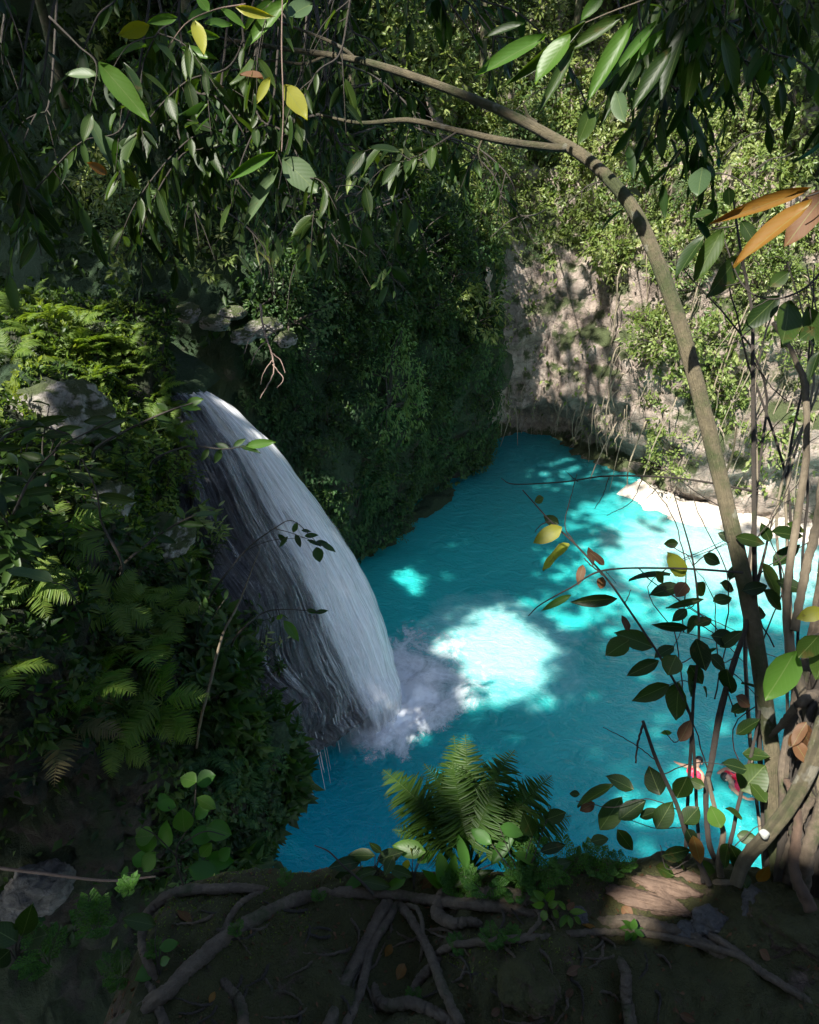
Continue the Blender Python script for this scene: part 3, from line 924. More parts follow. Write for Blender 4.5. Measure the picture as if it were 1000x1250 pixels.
def lit_at(px, py, P):
    out = np.full(len(px), 0.015)
    nz = np.array([mnoise.fractal(Vector(p) * 0.75 + Vector((3, 9, 1)), 0.9, 2, 4) for p in P])
    for cx, cy, rx, ry, L, dap in LIT:
        r2 = ((px - cx) / rx) ** 2 + ((py - cy) / ry) ** 2
        k = np.clip((1.4 - r2) / 0.8, 0, 1)
        f = np.clip(0.5 + nz * 2.2 + (1 - dap) * 0.9, 0, 1) if dap else 1.0
        out = np.maximum(out, L * k * (f if dap else 1.0))
    return out
KDF = None
def in_fall(p):
    global KDF
    if KDF is None:
        from mathutils.kdtree import KDTree
        F_ = FALL_ROCK[::4, ::4].reshape(-1, 3)
        KDF = KDTree(len(F_))
        for i, q in enumerate(F_): KDF.insert(q, i)
        KDF.balance()
    return p[0] < 0.6 and -6 < p[0] and KDF.find(p)[2] < 0.35
SPOTS = []            # (point, radius, openness): sunlit things above the ground
def open_to_sun(C, outside=0.85, grow=0.0, ledge_too=True):
    """for leaves at C: openness wanted of the place their shadow falls on"""
    C = np.asarray(C, float)
    n = len(C)
    s = np.array(SUN)
    H = np.zeros((n, 3)); ok = np.zeros(n, bool)
    for i in range(n):
        loc, nor, k, d = BV.ray_cast(Vector(C[i]) , -SUN)
        if loc is not None:
            H[i] = loc; ok[i] = True
    px, py, d = pix(H)
    infr = ok & (d > 0.2) & (px > -90) & (px < 1090) & (py > -60) & (py < 1340)
    L = np.full(n, outside)
    if infr.any():
        L[infr] = lit_at(px[infr], py[infr], H[infr])
    near = infr & (H[:, 1] < 2.6) & (H[:, 2] > 7.5)
    if not ledge_too:
        L[near] = 1.0
    behind = ok & ~infr & (H[:, 1] < 6.0)
    L[behind] = 0.06
    left = ok & ~infr & (H[:, 0] < -2) & (H[:, 1] >= 3.0)
    L[left] = 0.06
    for p, r, o in SPOTS:
        r = r + grow
        v = np.array(p) - C
        t = -(v @ s)
        q = v + t[:, None] * s
        dist = np.linalg.norm(q, axis=1)
        hitm = (dist < r) & (t > 0)
        L[hitm] = np.maximum(L[hitm], o)
    onfall = infr & (np.array([in_fall(p) for p in H]) if infr.any() else False)
    L[onfall] = 0.02
    dim = infr & (px > 535) & (px < 645) & (py > 595) & (py < 700) & (H[:, 2] < 0.3)
    L[dim] = 0.02
    return L
TAU = 3.6
def gobo_keep(C, seed=1, tau=TAU, outside=0.85):
    L = np.clip(open_to_sun(C, outside), 0.001, 1)
    p = np.clip(-np.log(L) / tau, 0, 1)
    return np.random.default_rng(seed).random(len(C)) < p

# sunlit pieces of the arching tree and of the near leaves
for q, r, o in [((812, 350, 2.55), .16, 1), ((835, 410, 2.5), .16, 1), ((848, 460, 2.5), .13, 1), ((790, 290, 2.6), .16, .8), ((640, 150, 2.7), .12, .9), ((560, 112, 2.75), .12, .9), ((500, 92, 2.8), .10, .9), ((700, 185, 2.65), .12, .6),
                ((675, 66, 2.3), .14, 1), ((640, 56, 2.3), .14, 1), ((153, 108, 2.4), .15, 1), ((122, 170, 2.5), .12, .9), ((366, 212, 2.5), .12, 1), ((305, 203, 2.5), .12, 1), ((315, 238, 2.5), .12, 1),
                ((755, 130, 2.4), .10, .9), ((470, 35, 2.5), .2, .6), ((210, 50, 2.6), .3, .6), ((925, 280, 1.9), .15, .7), ((675, 678, 2.3), .10, 1), ((955, 825, 1.9), .08, .9), ((330, 440, 9.0), .7, .9),
                ((960, 980, 2.1), .10, .6), ((985, 720, 2.2), .12, .7), ((885, 620, 2.5), .12, .5)]:
    SPOTS.append((at(*q), r, o))

def spot_on(px, py, up, r, o):
    p, n = hit(px, py)
    SPOTS.append((p + n * 0.3 + Vector((0, 0, up)), r, o))
for q in [(78, 505, .2, .6, 1), (45, 430, .3, .5, .9), (110, 425, .3, .6, .9), (160, 450, .3, .6, .9), (200, 590, .3, .5, .9), (150, 735, .3, .4, .9), (140, 850, .3, .42, .95), (200, 840, .3, .3, .9), (320, 395, .3, .5, .8)]:
    spot_on(*q)
for q in [(455, 470), (480, 480), (470, 520), (465, 550)]:
    p, n = hit(*q)
    SPOTS.append((p + n * 0.75, 0.85, 1.0))
for q, r, o in SPOTS0:
    SPOTS.append((at(*q), r, o))
LEAFLEN = 0.55
NCAN = 150000
cx_ = np.stack([rng.uniform(-26, 14, NCAN), rng.uniform(-20, 30, NCAN), rng.uniform(0, 1, NCAN)], -1)
cx_[:, 2] = 17.5 + cx_[:, 2] * 4.5 + 1.2 * np.sin(cx_[:, 0] * 0.5) + 1.0 * np.cos(cx_[:, 1] * 0.45)
# unseen trees added to block the sun: foot, middle; each takes its nearest leaves
CT = [((-13.5, 6.0), (-10, 5)), ((-14.5, 13.0), (-11, 13)), ((-9.0, -3.5), (-8, -4)), ((-3.5, -6.0), (-3, -1.5)), ((3.5, -5.5), (3, -6)), ((-16, -2.0), (-16, -2)), ((-9.5, 1.5), (-4, 6)), ((9.0, -5.0), (6, 1)),
      ((-6.0, -12.0), (-6, -13)), ((-17.0, 19.5), (-15, 21)), ((-5.0, 24.0), (-4, 17)), ((12, -12), (9, -12)), ((-20, 8), (-20, 8))]
n_ = NCAN
AX = nrm(rng.normal(size=(n_, 3)) * (1, 1, 0.5) + (0, 0, -0.25))
Lm = np.maximum(np.maximum(open_to_sun(cx_, 0.93, 0.12, False), open_to_sun(cx_ + AX * LEAFLEN * 0.5, 0.93, 0.12, False)), open_to_sun(cx_ + AX * LEAFLEN, 0.93, 0.12, False))
keepm = rng.random(n_) < np.clip(-np.log(np.clip(Lm, 0.001, 1)) / TAU, 0, 1)
dens = np.array([mnoise.fractal(Vector(p) * 0.28, 0.9, 2, 3) for p in cx_])
cx_ = cx_[keepm]; AX = AX[keepm]
mid = np.array([c[1] for c in CT])
own = np.argmin(np.linalg.norm(cx_[:, None, :2] - mid[None], axis=2), axis=1)
crown_words = ['over the left bank', 'above the head of the stream', 'behind the viewer on the left', 'straight above the ledge', 'behind the viewer on the right', 'far left of the ledge', 'leaning out over the pool',
               'right of the ledge', 'further back behind the viewer', 'upstream of the waterfall', 'on top of the mossy cliff', 'further back on the right', 'on the left valley side']
for k, ((fx, fy), (mx, my)) in enumerate(CT):
    P = cx_[own == k]
    if len(P) < 30:
        continue
    loc, nor, i_, d_ = BV.ray_cast(Vector((fx, fy, 40)), Vector((0, 0, -1)))
    z0 = (loc.z if loc else 8) - 0.3
    t = thing('gobo_tree', 'unseen tree added to shape sun and shade, crown ' + crown_words[k], 'tree', (fx, fy, z0), 'unseen trees added to shape the sunlight')
    o3 = np.array((fx, fy, z0))
    n = len(P)
    mb = MB()
    ax = AX[own == k]
    nn = nrm(rng.normal(size=(n, 3)) * 0.55 + np.array((-0.3, -0.3, 1.0)))
    add_leaves(mb, P - o3, ax, nn, LEAFLEN * rng.uniform(0.7, 1.2, n), LEAFLEN * 0.62, T_LO, rng.random(n))
    mb.build('crown', M['leaf_canopy'], t)
    best = 9
    for _try in range(300):
        c_ = np.array((mx, my, 17.0)) + np.array((random.uniform(-1, 1), random.uniform(-1, 1), 0)) * 6.0 * _try / 300 - o3
        trk = catmull([(0, 0, 0), (c_[0] * 0.15, c_[1] * 0.15, c_[2] * 0.4), (c_[0] * 0.5, c_[1] * 0.5, c_[2] * 0.8), c_], 14) + o3
        q_ = open_to_sun(trk[3:], 0.0, 0.2)
        q_ = q_.max() + q_.mean()
        if q_ < best:
            best, top = q_, c_
        if q_ < 0.3:
            break
    mb = MB()
    add_tube(mb, catmull([(0, 0, 0), (top[0] * 0.15, top[1] * 0.15, top[2] * 0.4), (top[0] * 0.5, top[1] * 0.5, top[2] * 0.8), top], 24), np.linspace(0.28, 0.10, 24), 10, 0.1)
    mb.build('trunk', M['trunk_moss'], t)
    for q in range(5):
        for _try in range(60):
            tgt = P[rng.integers(len(P))] - o3
            seg = catmull([top * 0.75, (top * 0.75 + tgt) / 2 + (0, 0, 0.5), tgt], 16) + o3
            if open_to_sun(seg, 0.0, 0.25).max() < 0.25:
                break
        else:
            continue
        mb = MB()
        add_tube(mb, catmull([top * 0.75, (top * 0.75 + tgt) / 2 + (0, 0, 0.5), tgt], 12), np.linspace(0.09, 0.02, 12), 6, 0.1)
        mb.build('limb', M['trunk_moss'], t)
# unseen low tree added behind the viewer, leaves placed to shade the ledge
n_ = 30000
C = np.stack([rng.uniform(-6.0, 1.2, n_), rng.uniform(-4.5, 1.2, n_), rng.uniform(13.2, 14.8, n_)], -1)
AX = nrm(rng.normal(size=(n_, 3)) * (1, 1, 0.5) + (0, 0, -0.25))
Cm = C + AX * 0.09
Hn = []
L = open_to_sun(Cm, 1.0)
hitl = np.zeros(n_, bool)
for i in range(n_):
    loc, nor, k_, d_ = BV.ray_cast(Vector(Cm[i]), -SUN)
    hitl[i] = loc is not None and loc.z > 7.4 and loc.y < 2.6
kp = hitl & (rng.random(n_) < np.clip(-np.log(np.clip(L, .001, 1)) / 4.2, 0, 1))
P = C[kp]
f0 = np.array((-5.6, -3.2, 8.4))
t = thing('ledge_gobo_tree', 'unseen small-leaved tree added behind the viewer to shade the rooty ledge', 'tree', tuple(f0))
mb = MB()
add_leaves(mb, P - f0, AX[kp], nrm(rng.normal(size=(len(P), 3)) * 0.55 + np.array((-0.3, -0.3, 1.0))), 0.19 * rng.uniform(.7, 1.2, len(P)), 0.12, T_LO, rng.random(len(P)))
mb.build('crown', M['leaf_canopy'], t)
mb = MB()
add_tube(mb, catmull([(0, 0, 0), (0.2, 0, 2.5), (1.0, 0.4, 5.0), (2.2, 1.0, 6.0)], 20), np.linspace(.12, .03, 20), 8, .1)
mb.build('trunk', M['trunk_moss'], t)
#==PART4
# ------------------------------------------------------------------ plant kits
def shrub_meshes(name, nclump, nleaf, L, Wd, mat, seed, squash=0.8, hang=0.0, stems=7, smat='stem_dark'):
    """a bush of unit radius: leaf clusters at the ends of branching stems"""
    r0 = np.random.default_rng(seed)
    c = nrm(r0.normal(size=(nclump, 3))) * (r0.uniform(0.35, 1.0, nclump) ** 0.6)[:, None]
    c[:, 2] = c[:, 2] * squash + 0.35 - hang * (c[:, 0] ** 2 + c[:, 1] ** 2) * 0.7
    n = nclump * nleaf
    cc = np.repeat(c, nleaf, 0)
    d = nrm(r0.normal(size=(n, 3)) + nrm(cc) * 0.7 + (0, 0, -0.15 - hang))
    base = cc + d * r0.uniform(0.0, 0.20, n)[:, None]
    nn = nrm(r0.normal(size=(n, 3)) * 0.45 + (0, 0, 1) + nrm(cc) * 0.4)
    tint = np.clip(np.repeat(r0.random(nclump), nleaf) * 0.6 + r0.random(n) * 0.4, 0, 1)
    mb = MB()
    add_leaves(mb, base, d, nn, L * r0.uniform(0.6, 1.2, n), Wd * r0.uniform(0.7, 1.1, n), T_LO, tint)
    fol = mb.mesh(name + '_foliage', M[mat])
    mb = MB()
    for k in range(stems):
        q = c[r0.integers(nclump)]
        pts = catmull([(0, 0, -0.25), q * 0.45 + r0.normal(size=3) * 0.08 + (0, 0, 0.1 - 0.1 * hang), q], 9)
        add_tube(mb, pts, np.linspace(0.028, 0.008, 9), 5, 0.15, seed=k)
    return fol, mb.mesh(name + '_stem', M[smat])
def frond_mesh(L, e0, e1, pairs, pl, seed, mat, wid=0.26, fwd=0.45, bare=0.12, droop=0.2):
    r0 = np.random.default_rng(seed)
    n = 26
    s = np.linspace(0, 1, n)
    el = np.radians(e0 + (e1 - e0) * s ** 0.9)
    sw = 0.15 * r0.normal() * s ** 2
    dx = np.cos(el); dz = np.sin(el)
    P = np.stack([np.cumsum(dx), np.cumsum(dx * sw), np.cumsum(dz)], -1) * L / n
    P -= P[0]
    mb = MB()
    add_tube(mb, P, np.linspace(0.011, 0.003, n) * L, 5, tint=0.9)
    tg = nrm(np.gradient(P, axis=0))
    side = nrm(np.cross((0, 0, 1.0), tg) + (0, 1e-6, 0))
    up = np.cross(tg, side)
    ss = np.linspace(bare, 0.985, pairs)
    B, A, N, LL = [], [], [], []
    for q in ss:
        i = q * (n - 1); a = int(i); f = i - a; b = min(a + 1, n - 1)
        p = P[a] * (1 - f) + P[b] * f
        prof = min(1, ((q - bare) / 0.16 + 0.35)) * (1 - max(0, (q - 0.45) / 0.56) ** 1.6) + 0.04
        for sg in (-1, 1):
            B.append(p); A.append(side[a] * sg + tg[a] * (fwd + 0.15 * r0.normal()) + up[a] * (0.12 + 0.1 * r0.normal()) + np.array((0, 0, -0.1)))
            N.append(up[a] + r0.normal(size=3) * 0.12)
            LL.append(pl * L * prof * r0.uniform(0.9, 1.08))
    LL = np.array(LL)
    add_leaves(mb, B, A, N, LL, np.minimum(LL * wid, 0.9 * L / pairs), (T_PINNA[0] * (1, 1, 1), T_PINNA[1], T_PINNA[2]), r0.random(len(B)) * 0.6 + 0.4 * r0.random())
    return mb.mesh('frond', M[mat])
def make_fern(label, loc, fronds, count, group, scale=1.0, e_jit=12, seed=0, az=None, lean=None, name='fern'):
    r0 = random.Random(seed)
    t = thing(name, label, 'fern', tuple(loc), group)
    for k in range(count):
        o = put('frond', r0.choice(fronds), t)
        a = az[k] if az else (k / count * 6.283 + r0.uniform(-0.35, 0.35))
        o.rotation_euler = (r0.uniform(-0.25, 0.25), R(r0.uniform(-e_jit, e_jit)), a)
        sc = r0.uniform(0.7, 1.1)
        o.scale = (sc, sc, sc)
    t.scale = (scale,) * 3
    if lean is not None:
        t.rotation_euler = lean
    return t
FR = {
    'wide': [frond_mesh(1.0, 62, -28, 30, 0.20, 1, 'leaf_fern'), frond_mesh(1.0, 48, -35, 30, 0.19, 2, 'leaf_fern'), frond_mesh(1.0, 72, 0, 28, 0.18, 3, 'leaf_fern')],
    'long': [frond_mesh(1.0, 40, -38, 22, 0.30, 4, 'leaf_fern', 0.17, 0.55), frond_mesh(1.0, 30, -30, 20, 0.32, 5, 'leaf_fern', 0.16, 0.6), frond_mesh(1.0, 50, -30, 24, 0.28, 6, 'leaf_fern', 0.17, 0.5)],
    'tall': [frond_mesh(1.0, 84, 22, 36, 0.17, 7, 'leaf_fern', 0.20, 0.30, 0.22), frond_mesh(1.0, 78, 5, 36, 0.17, 8, 'leaf_fern', 0.20, 0.30, 0.22), frond_mesh(1.0, 80, -12, 36, 0.18, 9, 'leaf_fern', 0.20, 0.3, 0.22)],
    'brown': [frond_mesh(1.0, 35, -40, 22, 0.26, 10, 'leaf_fern_brown', 0.16, 0.5)],
    'small': [frond_mesh(1.0, 60, -20, 16, 0.26, 11, 'leaf_moss', 0.3, 0.3), frond_mesh(1.0, 30, -55, 16, 0.26, 12, 'leaf_moss', 0.3, 0.3)]}

# ------------------------------------------------------------------ shrubs on the cliffs and slopes behind
SK = [shrub_meshes('shrub', 36, 13, 0.20, 0.095, 'leaf_far', 1), shrub_meshes('shrub', 44, 14, 0.16, 0.085, 'leaf_far', 2, 0.9),
      shrub_meshes('shrub', 30, 12, 0.24, 0.10, 'leaf_far', 3, 0.7, 0.5), shrub_meshes('shrub', 46, 14, 0.14, 0.07, 'leaf_far_pale', 4, 0.9),
      shrub_meshes('shrub', 34, 12, 0.21, 0.085, 'leaf_mid', 5, 0.8, 0.6), shrub_meshes('shrub', 40, 14, 0.17, 0.08, 'leaf_mid', 6, 0.9, 0.2),
      shrub_meshes('shrub', 40, 16, 0.12, 0.06, 'leaf_moss', 7, 0.8, 0.8)]
LOOK = ['bright broad-leaved shrub', 'dense small-leaved green shrub', 'loose drooping green shrub', 'pale grey-green shrub', 'dark drooping shrub', 'dark rounded shrub', 'mossy green hanging shrub']
def zone(px, py):
    if py < 130: v = 'high under the top branches'
    elif py < 330: v = 'above the bare rock' if px > 560 else 'above the mossy wall' if px > 330 else 'above the shaded stream'
    elif py < 480: v = 'beside the pale rock face' if px > 560 else 'on the mossy wall' if px > 300 else 'at the top of the fern bank'
    else: v = 'at the sunny wall foot' if px > 560 else 'low on the mossy wall' if px > 330 else 'on the bank beside the fall'
    if px < 200: h = 'far left'
    elif px < 400: h = 'behind the waterfall lip'
    elif px < 560: h = 'behind the dead hanging branch'
    elif px < 760: h = 'left of the arched trunk'
    else: h = 'right of the arched trunk'
    return v, h
def shrub_at(P, N, kind, sc, group, name='shrub', lookdown=0.35, z=None):
    px, py, d = pix(np.array([P]))
    v, h = zone(px[0], py[0])
    size = 'small' if sc < 0.6 else 'big' if sc > 1.05 else 'medium'
    look = LOOK[kind].replace('shrub', 'cliff plant') if name == 'hanging_plant' else LOOK[kind]
    t = thing(name, f'{size} {look} {v}, {h}', 'plant' if name == 'hanging_plant' else 'shrub', tuple(P), group)
    fol, st = SK[kind]
    put('foliage', fol, t); put('stem', st, t)
    up = (Vector(N) * 0.6 + Vector((0, 0, 1)) * 0.6).normalized()
    q = up.to_track_quat('Z', 'X').to_euler()
    t.rotation_euler = (q.x, q.y, q.z)
    t.rotation_euler.rotate_axis('Z', random.uniform(0, 6.28))
    t.scale = (sc, sc, sc * random.uniform(0.8, 1.15))
    return t
def k_back(px, py, P, N, r0):
    bare = (px > 575) & (px < 800) & (py > 335) & (py < 600)
    low = (py > 585) | (P[:, 2] < 1.4)
    side = (px > 800) & (py > 430) & (r0.random(len(px)) > 0.22)
    edge = (px > 560) & (px < 800) & (py > 285) & (r0.random(len(px)) > 0.25)
    return (px > 470) & (px < 1120) & (py > -60) & ~bare & ~low & ~side & ~edge
P, N = samples(back_wall, 125, k_back, 21)
for p, n in zip(P, N):
    shrub_at(p + n * 0.15, n, random.choice((0, 0, 1, 1, 2, 3)), random.uniform(0.45, 1.0), 'shrubs on the cliffs and slopes')
def k_moss(px, py, P, N, r0):
    return (px > 120) & (px < 600) & (py > -60) & (py < 395) & (P[:, 2] > 5)
P, N = samples(moss_wall, 75, k_moss, 22)
for p, n in zip(P, N):
    shrub_at(p + n * 0.25, n, random.choice((2, 3, 4, 4, 5, 5)), random.uniform(0.6, 1.2), 'shrubs on the cliffs and slopes')
def k_moss2(px, py, P, N, r0):
    return (px > 330) & (px < 600) & (py > 380) & (py < 640) & (P[:, 2] > 0.7)
P, N = samples(moss_wall, 95, k_moss2, 23)
for p, n in zip(P, N):
    shrub_at(p + n * 0.04, n, random.choice((6, 6, 4, 5)), random.uniform(0.22, 0.7), 'small plants on the mossy wall', 'hanging_plant')
def k_left(px, py, P, N, r0):
    return (px > -120) & (px < 330) & (py > -80) & (py < 380)
P, N = samples(hillside, 40, k_left, 24)
for p, n in zip(P, N):
    shrub_at(p + n * 0.3, n, random.choice((2, 4, 5)), random.uniform(0.9, 1.5), 'shrubs on the cliffs and slopes')
P, N = samples(hillside, 40, lambda px, py, P, N, r0: (px > 330) & (px < 1080) & (py > -80) & (py < 300), 25)
for p, n in zip(P, N):
    shrub_at(p + n * 0.3, n, random.choice((0, 1, 2, 3)), random.uniform(1.0, 1.7), 'shrubs on the cliffs and slopes')

# bright bush that hangs in the sun on the mossy wall
fol, st = shrub_meshes('bush', 120, 14, 0.115, 0.055, 'leaf_bush', 31, 1.0, 0.9, 16)
b0, bn = hit(464, 488)
t = thing('hanging_bush', 'bright green sunlit bush hanging on the dark mossy wall right of the waterfall', 'bush', tuple(b0 + bn * 0.35))
put('foliage', fol, t); put('stem', st, t)
t.scale = (1.0, 0.9, 1.5)

# creepers: the uncountable small leaves that clothe the rock
def creepers(name, o, n, L, mat, keep, seed, hang, out=0.03, label=None):
    P, N = samples(o, n, keep, seed)
    r0 = np.random.default_rng(seed)
    n = len(P)
    ax = nrm(N * 0.5 + r0.normal(size=(n, 3)) * 0.5 + (0, 0, -hang))
    nn = nrm(N + r0.normal(size=(n, 3)) * 0.4 + (0, 0, 0.4))
    cl = np.array([mnoise.noise(Vector(p) * 1.6) for p in P])
    ln = L * r0.uniform(0.5, 1.25, n)
    mb = MB()
    add_leaves(mb, P + N * (out * (0.3 + 2.5 * np.clip(cl + 0.3, 0, 1)))[:, None], ax, nn, ln, ln * r0.uniform(0.35, 0.6, n), T_LO, np.clip(0.5 + cl * 0.9 + r0.normal(size=n) * 0.15, 0, 1))
    o = mb.build(name, M[mat])
    tag(o, label, 'creepers', None, 'stuff')
    return o
def nz_keep(sc, th):
    def f(P):
        return np.array([mnoise.fractal(Vector(p) * sc + Vector((7, 3, 5)), 0.9, 2, 3) for p in P]) > th
    return f
nk = nz_keep(0.7, -0.22)
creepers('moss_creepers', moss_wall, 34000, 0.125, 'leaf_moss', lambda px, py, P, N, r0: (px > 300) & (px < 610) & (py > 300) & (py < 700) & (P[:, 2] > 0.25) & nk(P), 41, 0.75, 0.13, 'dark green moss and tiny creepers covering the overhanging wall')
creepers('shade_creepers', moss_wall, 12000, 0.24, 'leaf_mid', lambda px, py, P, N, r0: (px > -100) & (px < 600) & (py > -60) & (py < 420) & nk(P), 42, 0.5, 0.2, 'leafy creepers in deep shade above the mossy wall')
creepers('shade_creepers', hillside, 12000, 0.34, 'leaf_mid', lambda px, py, P, N, r0: (px > -120) & (px < 620) & (py > -80) & (py < 420), 44, 0.4, 0.25, 'leafy creepers on the darkest slope behind the stream')
nk2 = nz_keep(0.8, 0.05)
def k_cr(px, py, P, N, r0):
    w = np.where(px > 790, 0.75, np.where(py < 330, 0.9, 0.10))
    return (px > 540) & (px < 1100) & (py > -60) & (P[:, 2] > 0.9) & (nk2(P) | (py < 300)) & (r0.random(len(px)) < w)
creepers('cliff_creepers', back_wall, 24000, 0.19, 'leaf_far', k_cr, 43, 0.5, 0.12, 'light green creepers on the upper sunny cliff')

# hanging roots below the overhang of the far wall, and pale vines on its right part
HR = ['short', 'long', 'crooked', 'thin']
for k in range(52):
    px = 596 + 175 * (k + random.random()) / 52
    py = 470 + (px - 596) * 0.22 + random.uniform(-14, 30)
    p, n = hit(px, py)
    if p is None: continue
    L = random.uniform(0.4, 1.5)
    q = p + n * random.uniform(0.10, 0.35)
    j = random.uniform(-0.12, 0.12)
    r_ = random.uniform(0.008, 0.022)
    o = tube_mesh('hanging_root', M['vine'], [p - n * 0.1, q + Vector((0, 0, -0.1)), q + Vector((j, 0, -L * 0.5)), q + Vector((j * 2 + random.uniform(-.08, .08), 0, -L))], (r_, r_, r_ * 0.8, r_ * 0.4), 5, 14, 0.2)
    tag(o, f'pale thin {random.choice(("straight", "crooked"))} root hanging under the rock overhang above the far water', 'hanging root', 'roots hanging over the far water')
for k in range(44):
    px = random.uniform(755, 1010); py = random.uniform(300, 520)
    p, n = hit(px, py)
    if p is None: continue
    L = random.uniform(1.2, 4.0)
    q = p + n * random.uniform(0.12, 0.5)
    r_ = random.uniform(0.010, 0.028)
    a = random.uniform(-0.5, 0.5)
    dn = Vector((a * 0.5, -0.05, -1))
    o = tube_mesh('vine', M['vine'], [p - n * 0.2, q + dn * 0.2, q + dn * L * 0.55 + Vector((random.uniform(-.2, .2), 0, 0)), q + dn * L], (r_, r_, r_, r_ * 0.5), 5, 16, 0.2, jit=0.012, seed=k)
    tag(o, f'{"slanting" if abs(a) > .25 else "upright"} pale dry vine on the sunny right part of the cliff', 'vine', 'dry vines on the sunny cliff')

# trees on the slope behind: trunk, limbs, crown
for k, (px, py, d, h) in enumerate([(250, 150, 24, 7), (430, 120, 27, 8), (590, 110, 31, 8), (700, 60, 34, 8), (850, 70, 30, 8), (960, 40, 27, 8), (80, 120, 22, 7), (520, 40, 33, 8)]):
    p, n = hit(px, py)
    p = p + Vector((0, 0, -0.2))
    t = thing('slope_tree', ['slender tree in deep shade up the slope behind the stream', 'dark tree above the mossy wall behind hanging leaves', 'pale sunlit tree above the gap in the cliff', 'leaning tree at the top edge left of the arched trunk',
                             'broad tree above the sunny wall at the top edge', 'tall tree at the top right corner of the slope', 'thin tree in the darkest left corner', 'tree between the top branches at the middle of the slope'][k], 'tree', tuple(p), 'trees on the slope behind')
    mb = MB(); lean = random.uniform(-1, 1)
    tr = catmull([(0, 0, 0), (lean * 0.3, 0, h * 0.4), (lean, -0.4, h * 0.75), (lean * 1.4, -0.8, h)], 22)
    add_tube(mb, tr, np.linspace(0.13, 0.04, 22), 8, 0.12, seed=k)
    mb.build('trunk', M['trunk_moss'], t)
    C = []
    for q in range(7):
        a = random.uniform(0, 6.28); i = random.randint(8, 19)
        tip = tr[i] + np.array((math.cos(a) * 2.2, math.sin(a) * 1.8, random.uniform(0.3, 1.4)))
        mb = MB(); add_tube(mb, catmull([tr[i], (tr[i] + tip) / 2 + (0, 0, 0.3), tip], 10), np.linspace(0.07, 0.015, 10), 5, 0.1, seed=q)
        mb.build('limb', M['trunk_moss'], t)
        for w in range(9):
            C.append(tip + rng.normal(size=3) * (0.9, 0.9, 0.55))
    C = np.array(C); nl = 22; n_ = len(C) * nl
    cc = np.repeat(C, nl, 0)
    d_ = nrm(rng.normal(size=(n_, 3)) + (0, 0, -0.3))
    mb = MB()
    add_leaves(mb, cc + d_ * rng.uniform(0, 0.3, n_)[:, None], d_, nrm(rng.normal(size=(n_, 3)) * .5 + (0, 0, 1)), 0.26 * rng.uniform(.6, 1.2, n_), 0.12, T_LO, np.repeat(rng.random(len(C)), nl))
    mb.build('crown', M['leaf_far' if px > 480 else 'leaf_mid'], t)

# dead pinkish branch hanging in front of the mossy wall
p0 = at(318, 372, 10.5)
t = thing('dead_branch', 'bare pinkish dead branch hanging head down before the dark wall', 'branch', tuple(p0))
def ptube(name, mat, pts, w, parent=None, sides=7, n=None, lump=0.12, jit=0.0, seed=0):
    """pts: (px, py, depth); w: widths in photo pixels along it"""
    Q = [at(*q) for q in pts]
    ds = np.array([q[2] for q in pts], float)
    w = np.asarray(w, float) * np.ones(1)
    m = n or max(10, len(pts) * 6)
    dd = np.interp(np.linspace(0, 1, m), np.linspace(0, 1, len(ds)), ds)
    rr = np.interp(np.linspace(0, 1, m), np.linspace(0, 1, len(w)), w) * 0.37 * dd / F_PX
    o = tube_mesh(name, M[mat], Q, rr, sides, m, lump, None, jit, seed)
    if parent is not None:
        o.parent = parent
        o.location = -Vector(parent.location)
    return o
ptube('stem', 'dry_twig', [(318, 372, 10.5), (322, 400, 10.4), (331, 430, 10.3), (334, 456, 10.2), (318, 488, 10.1)], (4, 3, 2.6, 1.5), t, jit=.006)
for pts in ([(322, 398, 10.4), (306, 412, 10.3), (298, 432, 10.2)], [(326, 415, 10.4), (314, 428, 10.4), (306, 446, 10.4)], [(331, 430, 10.3), (343, 440, 10.3), (348, 456, 10.2)], [(333, 445, 10.2), (346, 462, 10.1), (338, 474, 10.1)],
            [(321, 395, 10.4), (336, 405, 10.4), (341, 425, 10.4)], [(332, 440, 10.2), (322, 455, 10.2), (318, 470, 10.3)]):
    ptube('twig', 'dry_twig', pts, (2.2, 1.2), t, 5, jit=.005)
#==PART5
# ------------------------------------------------------------------ left bank: rocks, undergrowth, ferns, shrubs
def boulder(name, label, P, size, seed, mat='limestone', rot=0.0, group=None, sink=0.3):
    import bmesh
    bm = bmesh.new()
    bmesh.ops.create_icosphere(bm, subdivisions=5, radius=1)
    for v in bm.verts:
        p = v.co.copy()
        q = p + Vector((seed * 3.1, seed, 0))
        k = 1 + 0.30 * mnoise.noise(q * 1.1) + 0.16 * fbm(q, 2.6, 5) + 0.05 * fbm(q, 9, 3)
        c = mnoise.cell(q * 1.3) * 0.10
        v.co = p * (k + c * 0.4)
        for a in range(3):
            v.co[a] *= size[a]
    me = bpy.data.meshes.new(name)
    bm.to_mesh(me); bm.free()
    me.materials.append(M[mat])
    me.polygons.foreach_set('use_smooth', [True] * len(me.polygons))
    o = put(name, me)
    o.location = Vector(P) - Vector((0, 0, size[2] * sink))
    o.rotation_euler = (random.uniform(-.2, .2), random.uniform(-.2, .2), rot)
    return tag(o, label, 'rock', group)
def on_bank(px, py, off=0.0):
    p, n = hit(px, py, BVB)
    if p is None: p, n = hit(px, py)
    return p + n * off, n
BVB = bvh_of([bank])
